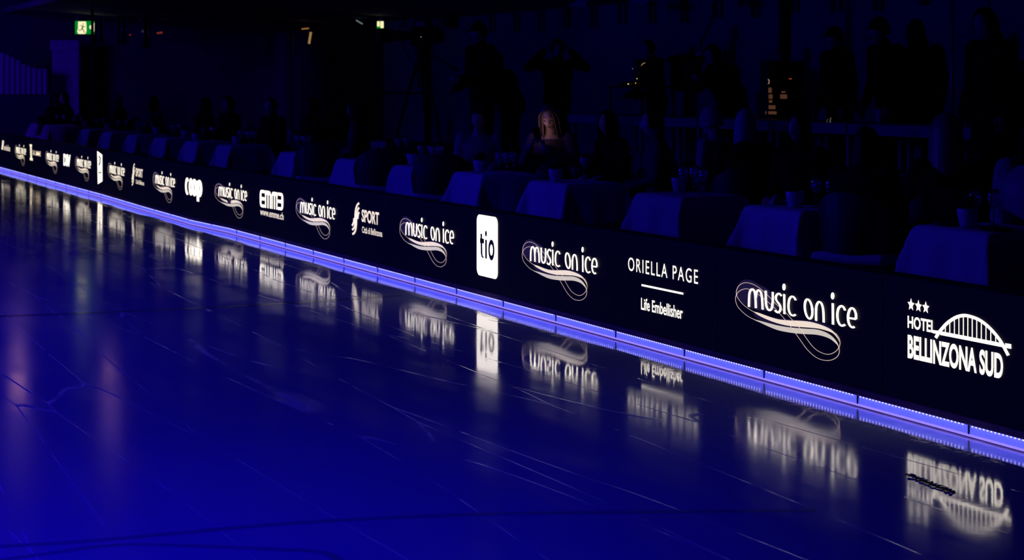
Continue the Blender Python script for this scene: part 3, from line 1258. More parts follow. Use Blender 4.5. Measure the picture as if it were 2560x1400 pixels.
glow_bar('hanging_glow', 318, 86, 329, 88, 9.6, .013, M_RED, 'tiny dim red reflection left of the red tube, drawn glowing')

# clear plastic drape by the exit sign, catching the light in its folds
M_PLASTIC = pm('clear_plastic', (0.05, 0.05, 0.06), 0.12, spec=0.9)
for i, (u, v0, v1, lab) in enumerate(((249, 48, 108, 'narrow shiny plastic drape just right of the green exit sign'), (310, 34, 112, 'shiny plastic drape, middle of three'),
                                      (365, 36, 120, 'shiny plastic drape, farthest right of three'))):
    A, B = WY(u, v0, 42.4), WY(u, v1, 42.4)
    bm = NB()
    n = 24
    pr = None
    for k in range(n + 1):
        a_ = -1 + 2 * k / n
        x, yy = .12 * a_, .05 * sin(a_ * 7 + i) + .02 * sin(a_ * 15)
        q = [bm.verts.new((x, yy, A.z)), bm.verts.new((x * 1.1, yy * 1.3, B.z)), bm.verts.new((x, yy + .01, A.z)), bm.verts.new((x * 1.1, yy * 1.3 + .01, B.z))]
        if pr:
            bm.faces.new((pr[0], q[0], q[1], pr[1])); bm.faces.new((pr[2], pr[3], q[3], q[2]))
            bm.faces.new((pr[0], pr[2], q[2], q[0])); bm.faces.new((pr[1], q[1], q[3], pr[3]))
        pr = q
    t = thing('plastic_drape', lab, 'drape', (A.x, 42.4, 0), 0, 'plastic drapes by the exit sign')
    obj('sheet', bm, M_PLASTIC, t, True)
    bm = NB(); tube(bm, [(-.13, .0, A.z), (.13, .0, A.z)], .008, 8)
    for q in (-.1, .1):
        tube(bm, [(q, 0, A.z), (q, 0, zceil(A.x) + .01)], .004, 6)
    obj('hanging_rail', bm, M_POLED, t)

# stage lamps high over the far rink, seen only as soft streaks in the ice
M_STAGE = pm('lit_stage_lamp', (0.8, 0.6, 0.7), 0.5, emis=(1.0, 0.42, 0.55), es=3.2)
for (u, vr, w, lab) in ((45, 985, .30, 'round stage lamp over the far rink, outermost'), (285, 970, .42, 'round stage lamp over the far rink, middle'), (595, 1040, .22, 'round stage lamp over the far rink, innermost')):
    Z = 40.0
    zl = (vr - HOR) / F * Z - CAMH
    d = ray(u, HOR)
    p = Vector((d.x * Z / F, d.y * Z / F, zl))
    t = thing('stage_lamp', lab, 'lamp', p, radians(-5), 'stage lamps over the rink')
    bm = NB(); lathe(bm, [(w * .5, 0), (w * .62, .02), (w * .62, .30), (w * .4, .45), (.01, .46)], 24); o = obj('can', bm, M_BLACK, t, True); o.rotation_euler = (radians(-90), 0, 0)
    bm = NB(); lathe(bm, [(.001, 0), (w * .5, .001), (w * .5, .01), (.001, .012)], 24); o = obj('lens', bm, M_STAGE, t); o.rotation_euler = (radians(-90), 0, 0); o.location = (0, -.012, 0)
    bm = NB(); tube(bm, [(0, .2, .2), (0, .2, 1.2)], .02, 8); obj('drop_arm', bm, M_POLED, t)

# ---------------------------------------------------------------- dining tables
M_CLOTH = pm('white_tablecloth', (0.46, 0.46, 0.48), 0.9, 0.04)
M_SKIRT = pm('shaded_underskirt', (0.30, 0.30, 0.33), 0.9, 0.08)  # white undercloth; the shade below the hem is put into its grey
M_WOOD = pm('dark_table_wood', (0.06, 0.04, 0.03), 0.6)
M_POT = pm('white_glazed_pot', (0.5, 0.5, 0.52), 0.4, 0.04)
M_SOIL = pm('soil', (0.03, 0.02, 0.015), 0.95)
M_LEAF = pm('dark_leaves', (0.03, 0.05, 0.025), 0.6, 0.4)
M_GLASS = pm('clear_glass', (1, 1, 1), 0.03, 0.0, trans=1.0, ior=1.5)
_g = M_GLASS.node_tree.nodes['Principled BSDF']
_g.inputs['Coat Weight'].default_value = 1.0
_g.inputs['Coat Roughness'].default_value = 0.09
_g.inputs['Coat IOR'].default_value = 2.6
M_NAPKIN = pm('grey_napkin', (0.25, 0.24, 0.26), 0.9)
M_PLATE = pm('black_plate', (0.015, 0.015, 0.018), 0.25)
TOPZ = F1 + 0.75


def cloth_bm(seed, half=.375, ext=.36, halfx=None):
    halfx = halfx or half
    rnd = random.Random(seed)
    ph = [rnd.uniform(0, 6.28) for _ in range(6)]
    bm = NB()
    n = 44
    g = []
    tot = half + ext
    for i in range(n + 1):
        row = []
        for j in range(n + 1):
            x, y = (-1 + 2 * i / n) * (halfx + ext), (-1 + 2 * j / n) * tot
            dx, dy = max(abs(x) - halfx, 0), max(abs(y) - half, 0)
            d = sqrt(dx * dx + dy * dy)
            cx, cy = max(-halfx, min(halfx, x)), max(-half, min(half, y))
            if d > 0:
                ux, uy = (math.copysign(dx, x) / d, math.copysign(dy, y) / d)
                corner = min(dx, dy) / max(d, 1e-6)
                s = x if dy > dx else y
                wav = (.012 + .012 * corner) * sin(11 * s + ph[0]) + .008 * sin(23 * s + ph[1])
                fl = min(d / .06, 1)
                out = .012 * fl + (.06 + .42 * corner) * d + wav * min(d / .2, 1)
                drop = sqrt(max(d * d - (out * .6) ** 2, 0)) + .006 * sin(9 * s + ph[2]) * min(d / .3, 1)
                z = -drop + .012 * (1 - fl)
                z = z if d > .03 else -d * .6
                row.append(bm.verts.new((cx + ux * out, cy + uy * out, z)))
            else:
                row.append(bm.verts.new((x, y, 0)))
        g.append(row)
    for i in range(n):
        for j in range(n):
            bm.faces.new((g[i][j], g[i + 1][j], g[i + 1][j + 1], g[i][j + 1]))
    return bm


TAB = [  # column of the front left corner, short description, pot offset (along, across) or None, glass columns/rows
    (2275, 'nearest front table'),
    (1855, 'front table above nearest ribbon'),
    (1585, 'front table above the thin capitals'),
    (1320, 'front table before phone woman'),
    (1130, 'front table left of rounded card'),
    (980, 'front table above ribbon by rounded card'),
    (840, 'front table above the nearer S emblem'),
    (697, 'front table half hidden by broad guest'),
    (541, 'front table above ribbon by fused letters'),
    (461, 'front table above the fused letters'),
    (385, 'front table above the farther S emblem'),
    (318, 'front table right of the slanted card'),
    (256, 'front table above the slanted card'),
    (203, 'front table above the slanted letters'),
    (150, 'front table above the column emblem'),
    (108, 'second front table from the left end'),
    (75, 'leftmost front table of the row'),
]
TINFO = []
for i, (u, dsc) in enumerate(TAB):
    v = HOR + .1148 * (u + 785)
    p = WZ(u, v, TOPZ)
    cx, cy = p.x + .29, p.y - .385
    if i == 2:
        pass
    short = dsc
    t = thing('dining_table', 'square dining table under white cloth, the ' + dsc, 'table', (cx, cy, F1), 0, 'front row dining tables')
    bm = NB(); bbox(bm, -.26, .26, -.35, .35, .712, .742, .008); obj('tabletop', bm, M_WOOD, t)
    for sx in (-1, 1):
        for sy in (-1, 1):
            bm = NB(); bbox(bm, sx * .20 - .02, sx * .20 + .02, sy * .30 - .025, sy * .30 + .025, 0, .715, .005); obj('leg', bm, M_WOOD, t)
    cl = obj('tablecloth', cloth_bm(i, .375, .36, .28), M_CLOTH, None, True, loc=(cx, cy, TOPZ), rotz=radians(((i * 37) % 7 - 3) * .35))
    ms = cl.modifiers.new('soften', 'SMOOTH'); ms.iterations = 5
    md = cl.modifiers.new('thickness', 'SOLIDIFY'); md.thickness = .003; md.offset = 1
    tag(cl, 'white tablecloth draped over the ' + dsc, 'tablecloth', 'white tablecloths of the front row')
    bm = NB()
    n = 64
    pr = None
    ring = []
    for k in range(n):
        a = 2 * pi * k / n
        q = max(abs(cos(a)), abs(sin(a)))
        r = .345 / q * (1 + .02 * sin(9 * a + i))
        ring.append((bm.verts.new((r * .72 * cos(a), r * sin(a), .70)), bm.verts.new((r * .75 * cos(a), r * 1.03 * sin(a), .012))))
    for k in range(n):
        bm.faces.new((ring[k][0], ring[(k + 1) % n][0], ring[(k + 1) % n][1], ring[k][1]))
    sk_ = obj('underskirt', bm, M_SKIRT, t, True)
    md = sk_.modifiers.new('thickness', 'SOLIDIFY'); md.thickness = .004
    TINFO.append((cx, cy, dsc))

# second row: two small tables behind
for j, (u, v, X, lab) in enumerate(((2238, 505, 8.35, 'small table behind the black-clad guest'), (1000, 368, 7.80, 'small table left of the leaning guest'))):
    p = WX(u, v, X)
    t = thing('dining_table', lab, 'table', (p.x, p.y, F1), 0, 'second row dining tables')
    bm = NB(); bbox(bm, -.285, .285, -.285, .285, .715, .745, .008); obj('tabletop', bm, M_WOOD, t)
    for sx in (-1, 1):
        for sy in (-1, 1):
            bm = NB(); bbox(bm, sx * .24 - .02, sx * .24 + .02, sy * .24 - .02, sy * .24 + .02, 0, .715, .005); obj('leg', bm, M_WOOD, t)
    cl = obj('tablecloth', cloth_bm(40 + j, .29, .22), M_CLOTH, None, True, loc=(p.x, p.y, TOPZ))
    ms = cl.modifiers.new('soften', 'SMOOTH'); ms.iterations = 5
    md = cl.modifiers.new('thickness', 'SOLIDIFY'); md.thickness = .003; md.offset = 1
    tag(cl, 'white cloth on the ' + lab, 'tablecloth', 'white tablecloths of the second row')
    TINFO.append((p.x, p.y, lab))


# flower pots
def make_pot(seed, s=1.0):
    rnd = random.Random(seed)
    t = thing('potted_plant', 'x', 'potted plant', (0, 0, 0), 0, 'potted plants on the tables')
    bm = NB(); lathe(bm, [(.001, .004), (.040, .004), (.044, 0), (.047, .004), (.060, .06), (.066, .106), (.064, .110), (.060, .106), (.055, .075), (.001, .075)], 28); obj('pot', bm, M_POT, t, True)
    bm = NB(); lathe(bm, [(.001, .088), (.056, .086), (.054, .076), (.001, .076)], 20); obj('soil', bm, M_SOIL, t, True)
    bm = NB()
    for k in range(70):
        a, el = rnd.uniform(0, 2 * pi), rnd.uniform(.2, 1.4)
        r = rnd.uniform(.03, .075)
        c = Vector((r * cos(a) * cos(el) * 1.0, r * sin(a) * cos(el), .095 + r * sin(el) * 1.1 + .01))
        M = Matrix.Rotation(a, 3, 'Z') @ Matrix.Rotation(-el + .6, 3, 'Y')
        ellip(bm, c, .024, .012, .004, 7, 4, M)
    for k in range(14):
        a = rnd.uniform(0, 2 * pi)
        tube(bm, [(0.01 * cos(a), .01 * sin(a), .085), (.03 * cos(a), .03 * sin(a), .13), (.045 * cos(a), .045 * sin(a), .155)], .002, 5)
    o = obj('foliage', bm, M_LEAF, t)
    o['kind'] = 'stuff'
    return t


pot0 = make_pot(1)
used = False
POTS = {0: (2420, 572), 1: (1988, 523), 2: (1672, 480), 3: (1390, 458), 4: (1200, 433), 5: (1027, 414), 8: (573, 362), 9: (489, 355), 10: (421, 335), 11: (340, 328), 13: (227, 313), 14: (170, 308)}
for i, (u, v) in POTS.items():
    p = WZ(u, v - 3, TOPZ)
    cx, cy, dsc = TINFO[i]
    x, y = max(cx - .19, min(cx + .19, p.x)), max(cy - .3, min(cy + .3, p.y))
    o = pot0 if not used else copy_tree(pot0)
    used = True
    o.location = (x, y, TOPZ + .0035)
    o.rotation_euler = (0, 0, i * 1.3)
    o['label'] = 'leafy plant in white pot on the ' + dsc
POTXY = {i: None for i in POTS}


# wine glasses
def make_glass():
    t = thing('wine_glass', 'x', 'wine glass', (0, 0, 0), 0, 'wine glasses on the tables')
    bm = NB(); lathe(bm, [(.0335, 0), (.034, .002), (.012, .006), (.0045, .012)], 20); obj('foot', bm, M_GLASS, t, True)
    bm = NB(); tube(bm, [(0, 0, .010), (0, 0, .10)], .0038, 8); obj('stem', bm, M_GLASS, t, True)
    bm = NB()
    lathe(bm, [(.003, .098), (.016, .103), (.032, .120), (.040, .148), (.038, .180), (.031, .212), (.0300, .212), (.0368, .180), (.0387, .148), (.031, .122), (.015, .106), (.001, .102)], 28)
    obj('bowl', bm, M_GLASS, t, True)
    return t


g0 = make_glass()
gused = False
ORD = ['first', 'second', 'third', 'fourth', 'fifth', 'sixth', 'seventh']


GL = {  # glass positions by the column of the glint, and row of the foot
    0: [(2436, 552), (2484, 556)],
    1: [(2040, 507), (2079, 511), (2118, 515)],
    2: [(1708, 468), (1735, 471), (1758, 474)],
    3: [(1427, 447)],
    4: [(1247, 424), (1283, 426), (1303, 423)],
    5: [(1052, 402), (1070, 405), (1082, 408), (1100, 408)],
    6: [(905, 392), (919, 393), (935, 391), (958, 392)],
    7: [(709, 377), (730, 378), (748, 378)],
    8: [(601, 356), (612, 357), (622, 357), (636, 360)],
    9: [(508, 347), (516, 349)],
    10: [(432, 330), (440, 334)],
    11: [(336, 322), (352, 325)],
    12: [(266, 318), (276, 320)],
    13: [(212, 308), (238, 311)],
    14: [(158, 304), (178, 308)],
    15: [(112, 302), (124, 302)],
    17: [(2202, 497), (2228, 497), (2272, 502)],
    18: [(994, 362), (1016, 366)],
}
for i, L in GL.items():
    cx, cy, dsc = TINFO[i]
    hw = .33 if i < 17 else .24
    hx = .23
    placed = []
    for k, (u, v) in enumerate(L):
        d = ray(u, HOR)
        # along the ray of this column, at the table's depth
        tt = (cx + (.12 if k % 2 else -.02)) / d.x
        x, y = d.x * tt, d.y * tt
        pz = WZ(u, v - 2, TOPZ)
        if abs(pz.x - cx) < hx:
            x, y = pz.x, pz.y
        x = max(cx - hx, min(cx + hx, x))
        y = max(cy - hw, min(cy + hw, y))
        for (qx, qy) in placed:
            if (qx - x) ** 2 + (qy - y) ** 2 < .085 ** 2:
                y = max(cy - hw, y - .1)
        placed.append((x, y))
        o = g0 if not gused else copy_tree(g0)
        gused = True
        o.location = (x, y, TOPZ + .0035)
        n = len(L)
        w = ORD[k] + ' from left of %s' % ('two', 'three', 'four')[n - 2] if n > 1 else 'single'
        o['label'] = 'wine glass, %s, on the %s' % (w, dsc)

# napkins and plates on the two nearest tables
for (u, v, i, lab) in ((1938, 512, 1, 'folded grey napkin on the front table above the nearest ribbon emblem'),):
    p = WZ(u, v, TOPZ)
    bm = NB()
    b4 = [bm.verts.new((.075 * cos(a), .06 * sin(a), 0)) for a in [pi / 4 + k * pi / 2 for k in range(4)]]
    tp = [bm.verts.new((-.01, 0, .075)), bm.verts.new((.015, .008, .07))]
    bm.faces.new(b4[::-1])
    bm.faces.new((b4[0], b4[1], tp[0], tp[1])); bm.faces.new((b4[1], b4[2], tp[0])); bm.faces.new((b4[2], b4[3], tp[1], tp[0])); bm.faces.new((b4[3], b4[0], tp[1]))
    cx, cy, _ = TINFO[i]
    o = obj('folded_napkin', bm, M_NAPKIN, None, loc=(max(cx - .2, min(cx + .2, p.x)), max(cy - .28, min(cy + .28, p.y)), TOPZ + .0035))
    tag(o, lab, 'napkin')
plate_bm = [(.001, .004), (.075, .004), (.12, .016), (.122, .014), (.08, .0), (.001, 0)]
for (dx, dy, i, lab) in ((-.14, .20, 0, 'black plate at the far corner of the nearest front table'), (-.14, -.22, 0, 'black plate at the near corner of the nearest front table'),
                         (.13, .22, 1, 'black plate on the front table above the nearest ribbon emblem')):
    cx, cy, _ = TINFO[i]
    bm = NB(); lathe(bm, plate_bm, 32)
    o = obj('dinner_plate', bm, M_PLATE, None, True, loc=(cx + dx, cy + dy, TOPZ + .0035))
    tag(o, lab, 'plate', 'black dinner plates')

# ---------------------------------------------------------------- chairs
M_CUSH = pm('white_seat_cushion', (0.42, 0.42, 0.45), 0.85, 0.06)
M_SHELL = pm('dark_chair_shell', (0.02, 0.02, 0.022), 0.4)
M_CHROME = pm('chrome', (0.6, 0.6, 0.62), 0.2, 0.05, metal=1.0)


def make_chair():
    t = thing('tub_chair', 'x', 'chair', (0, 0, 0), 0, 'dark chairs with white cushions')
    bm = NB(); bbox(bm, -.24, .24, -.24, .22, .39, .46, .03, 3); obj('seat_cushion', bm, M_CUSH, t, True)
    bm = NB(); bbox(bm, -.235, .235, -.225, .215, .365, .39, .008); obj('seat_frame', bm, M_SHELL, t)
    bm = NB()
    n = 22
    inn, out = [], []
    for k in range(n + 1):
        a = radians(-20 + 220 * k / n)
        f = sin(max(0, min(pi, a))) if 0 < a < pi else 0
        h = .60 + .22 * max(0, sin(a)) ** .8 if 0 < a < pi else .60
        for L, r in ((inn, .215), (out, .245)):
            L.append((bm.verts.new((r * cos(a), r * sin(a) * .95, .462)), bm.verts.new((r * 1.08 * cos(a), r * 1.08 * sin(a) * .95, h))))
    for k in range(n):
        for L in (inn, out):
            bm.faces.new((L[k][0], L[k + 1][0], L[k + 1][1], L[k][1]))
        bm.faces.new((inn[k][1], inn[k + 1][1], out[k + 1][1], out[k][1]))
        bm.faces.new((inn[k][0], out[k][0], out[k + 1][0], inn[k + 1][0]))
    for k in (0, n):
        bm.faces.new((inn[k][0], inn[k][1], out[k][1], out[k][0]))
    obj('backrest', bm, M_SHELL, t)
    for sx in (-1, 1):
        for sy in (-1, 1):
            bm = NB(); tube(bm, [(sx * .19, sy * .18, .37), (sx * .22, sy * .21, 0)], [.014, .009], 8); obj('leg', bm, M_CHROME, t, True)
    return t


chair0 = make_chair()
cused = False


def place_chair(x, y, yaw, lab):
    """the open front of the chair is its local -y"""
    global cused
    o = chair0 if not cused else copy_tree(chair0)
    cused = True
    o.location = (x, y, F1)
    o.rotation_euler = (0, 0, radians(yaw))
    o['label'] = lab
    return o


for (x, y, yaw, lab) in ((6.88, 19.5, 165, 'empty dark chair between the tables above the ribbon left of the rounded card'), (6.88, 17.72, 165, 'empty dark chair between the two tables left of the rounded card'),
                         (6.85, 21.6, 165, 'empty dark chair between the nearer S emblem table and the broad guest')):
    place_chair(x, y, yaw, lab).scale = (1.12, 1.12, 1.12)

# ---------------------------------------------------------------- people
M_SKIN = pm('skin', (0.55, 0.36, 0.28), 0.55, 0.08)
M_HAIRB = pm('blonde_hair', (0.21, 0.145, 0.085), 0.5, 0.3, 40)
M_HAIRD = pm('dark_hair', (0.008, 0.007, 0.006), 0.6, 0.3, 40, spec=0.2)
M_HAIRG = pm('grey_hair', (0.30, 0.30, 0.31), 0.6, 0.3, 40)
M_JBLACK = pm('black_cloth', (0.006, 0.006, 0.007), 0.95, 0.3, spec=0.1)
M_JWHITE = pm('pale_cloth', (0.24, 0.24, 0.27), 0.9, 0.1)
M_JGREY = pm('grey_cloth', (0.05, 0.048, 0.055), 0.9, 0.2)
M_JPURP = pm('mauve_knit', (0.09, 0.06, 0.085), 0.95, 0.25, 50)
M_TROUS = pm('dark_trousers', (0.006, 0.006, 0.007), 0.95, 0.3, spec=0.1)
M_HATG = pm('grey_wool', (0.30, 0.30, 0.33), 0.95, 0.2, 60)
M_PHONE = pm('black_phone', (0.01, 0.01, 0.012), 0.3)


def cap_cone(bm, a, b, ra, rb, n=12):
    """a tapered limb section with rounded ends"""
    a, b = Vector(a), Vector(b)
    d = b - a
    L = d.length
    if L < 1e-5:
        ellip(bm, a, ra, ra, ra, n, 8)
        return
    d /= L
    s, t = frame(d)
    prof = []
    for k in range(5):
        th = pi / 2 * k / 4
        prof.append((-ra * cos(th), ra * sin(th)))
    for k in range(5):
        th = pi / 2 * k / 4
        prof.append((L + rb * sin(th), rb * cos(th)))
    rings = []
    for z, r in prof:
        r = max(r, 1e-4)
        rings.append([bm.verts.new(a + d * z + (s * cos(2 * pi * k / n) + t * sin(2 * pi * k / n)) * r) for k in range(n)])
    for A, B in zip(rings, rings[1:]):
        for k in range(n):
            bm.faces.new((A[k], A[(k + 1) % n], B[(k + 1) % n], B[k]))
    bm.faces.new(rings[0][::-1])
    bm.faces.new(rings[-1])


def loft(bm, rings, n=20):
    """rings: (centre, rx, ry, up axis tilt) -> closed shape"""
    R_ = []
    for c, rx, ry, M in rings:
        R_.append([bm.verts.new(Vector(c) + M @ Vector((rx * cos(2 * pi * k / n), ry * sin(2 * pi * k / n), 0))) for k in range(n)])
    for A, B in zip(R_, R_[1:]):
        for k in range(n):
            bm.faces.new((A[k], A[(k + 1) % n], B[(k + 1) % n], B[k]))
    bm.faces.new(R_[0][::-1])
    bm.faces.new(R_[-1])


def gz(x, s):
    return exp(-(x / s) ** 2)


def head_bm(bm, M, nu=40, nv=36, ears=True):
    """a head about 0.235 m tall; local x right, -y face, z up, origin at its centre"""
    rings = []
    for j in range(nv + 1):
        th = pi * j / nv
        ring = []
        for k in range(nu):
            if j in (0, nv) and k > 0:
                ring.append(ring[0])
                continue
            ph = 2 * pi * k / nu
            sx, sy, sz = sin(th) * cos(ph), sin(th) * sin(ph), cos(th)
            x, y, z = sx * .076, sy * .097, sz * .118
            low = max(0, -sz)
            if sy < 0:
                x *= 1 - .34 * low ** 1.4
                y *= 1 - .06 * low
                y = -abs(y) * (1.0 if low < .3 else 1.0)
            else:
                x *= 1 - .22 * low
                y *= 1 - .55 * low ** .8
            if sy < -.05:
                f = min(1, (-sy - .05) / .4)
                ax = abs(x)
                nose = gz(x, .0125) * (max(0, min(1, (.022 - z) / .05)) if z > -.030 else max(0, 1 - (-.030 - z) / .012))
                y -= f * .021 * nose
                y -= f * .006 * gz(ax - .012, .008) * gz(z + .028, .008)
                y += f * .011 * gz(ax - .031, .015) * gz(z - .008, .012)
                y -= f * .004 * gz(ax - .031, .010) * gz(z - .008, .006)
                y -= f * .005 * gz(ax - .03, .022) * gz(z - .030, .010)
                y -= f * .006 * gz(ax - .042, .018) * gz(z + .026, .022)
                y -= f * .006 * gz(x, .024) * (gz(z + .054, .006) + gz(z + .068, .007))
                y += f * .004 * gz(x, .026) * gz(z + .061, .003)
                y += f * .004 * gz(x, .022) * gz(z + .082, .007)
                y -= f * .009 * gz(x, .022) * gz(z + .101, .016)
            ring.append(bm.verts.new(M @ Vector((x, y, z))))
        rings.append(ring)
    for j in range(nv):
        for k in range(nu):
            q = []
            for v in (rings[j][k], rings[j][(k + 1) % nu], rings[j + 1][(k + 1) % nu], rings[j + 1][k]):
                if v not in q:
                    q.append(v)
            if len(q) > 2:
                bm.faces.new(q)
    if ears:
        for s in (-1, 1):
            ellip(bm, M @ Vector((s * .076, .008, -.005)), .010, .020, .032, 10, 8, M.to_3x3() @ Matrix.Rotation(s * .35, 3, 'Z'))


def hand_bm(bm, wrist, d, palm_n, side, curl=0.9, k=1.0):
    """palm, four unequal bent fingers and a thumb. d: wrist -> knuckles, palm_n: the way the palm faces"""
    wrist, d, pn = Vector(wrist), Vector(d).normalized(), Vector(palm_n).normalized()
    pn = (pn - d * pn.dot(d)).normalized()
    s = d.cross(pn).normalized() * side
    R_ = Matrix((s, pn, d)).transposed()
    for a in (-.026, -.009, .009, .026):
        cap_cone(bm, wrist + d * .005 + s * a * .7, wrist + d * .082 + s * a, .014 * k, .0115 * k, 8)
    for a, L in ((-.028, .068), (-.0095, .078), (.0095, .073), (.028, .056)):
        p = wrist + d * .084 + s * a
        dd, nn = d.copy(), pn.copy()
        for q, (f, r) in enumerate(((.44, .0092), (.32, .0084), (.24, .0075))):
            ang = curl * (.55, .8, .5)[q]
            dd, nn = (dd * cos(ang) + nn * sin(ang)), (nn * cos(ang) - dd * sin(ang))
            p2 = p + dd * L * f
            cap_cone(bm, p, p2, r * k, r * .92 * k, 8)
            p = p2
    p = wrist + d * .028 - s * .026
    q1 = p + (d * .55 - s * .75 + pn * .35).normalized() * .036
    q2 = q1 + (d * .85 - s * .1 + pn * .6 * curl).normalized() * .030
    q3 = q2 + (d * .7 + s * .35 * curl + pn * .5 * curl).normalized() * .024
    cap_cone(bm, p, q1, .014 * k, .0115 * k, 8)
    cap_cone(bm, q1, q2, .011 * k, .0095 * k, 8)
    cap_cone(bm, q2, q3, .0095 * k, .008 * k, 8)


def hair_bm(M, length=.10, puff=1.1, front=52, n=34, m=14, flow=0.0, side_in=0.0):
    """a hair shell over the skull falling `length` below the ear line; front = half angle left open for the face"""
    bm = NB()
    out, inn = [], []
    n = 56
    for i in range(n):
        a = 2 * pi * i / n                       # 0 = back (+y), pi = face
        ca, sa = cos(a), sin(a)
        ff = abs(a - pi) / pi * 180              # degrees away from the face's middle
        op = max(0.0, min(1.0, (ff - front + 9) / 18))
        op = op * op * (3 - 2 * op)
        th_end = radians(45) + (radians(92) - radians(45)) * op
        if ff < front:
            th_end += radians(10) * (ff / front) ** 2
        L = length * op
        col, coli = [], []
        for j in range(m + 1):
            t = j / m
            if t < .6:
                th = t / .6 * th_end
                x, y, z = .078 * puff * sin(th) * sa, .099 * puff * sin(th) * ca, .121 * puff * cos(th)
                if ca < 0:
                    y *= 1 - .06 * -ca
            else:
                q = (t - .6) / .4
                rr = puff * (1 + (.10 * sin(q * 2.2) - side_in * q) * op)
                st = sin(th_end)
                x, y, z = .078 * rr * sa * st, .099 * rr * ca * st * (1 if ca < 0 else (1 - .15 * q * op)), .121 * puff * cos(th_end) - L * q
                if ca < 0:
                    y *= 1 - .06 * -ca
                y += flow * q * op
            wv = 1 + .022 * sin(i * 2.3 + j * .25)
            col.append(bm.verts.new(M @ Vector((x * wv, y * wv, z))))
            coli.append(bm.verts.new(M @ Vector((x * wv * .93, y * wv * .93, z * (.96 if z > 0 else 1)))))
        out.append(col)
        inn.append(coli)
    for i in range(n):
        i2 = (i + 1) % n
        for j in range(m):
            bm.faces.new((out[i][j], out[i2][j], out[i2][j + 1], out[i][j + 1]))
            bm.faces.new((inn[i][j], inn[i][j + 1], inn[i2][j + 1], inn[i2][j]))
        bm.faces.new((out[i][m], out[i2][m], inn[i2][m], inn[i][m]))
    bmesh.ops.remove_doubles(bm, verts=bm.verts[:], dist=.0004)
    return bm


def remesh(o, vox, smooth=2):
    md = o.modifiers.new('fuse', 'REMESH')
    md.mode = 'VOXEL'
    md.voxel_size = vox
    md.use_smooth_shade = True
    if smooth:
        s = o.modifiers.new('soften', 'SMOOTH')
        s.iterations = smooth
        s.factor = .5


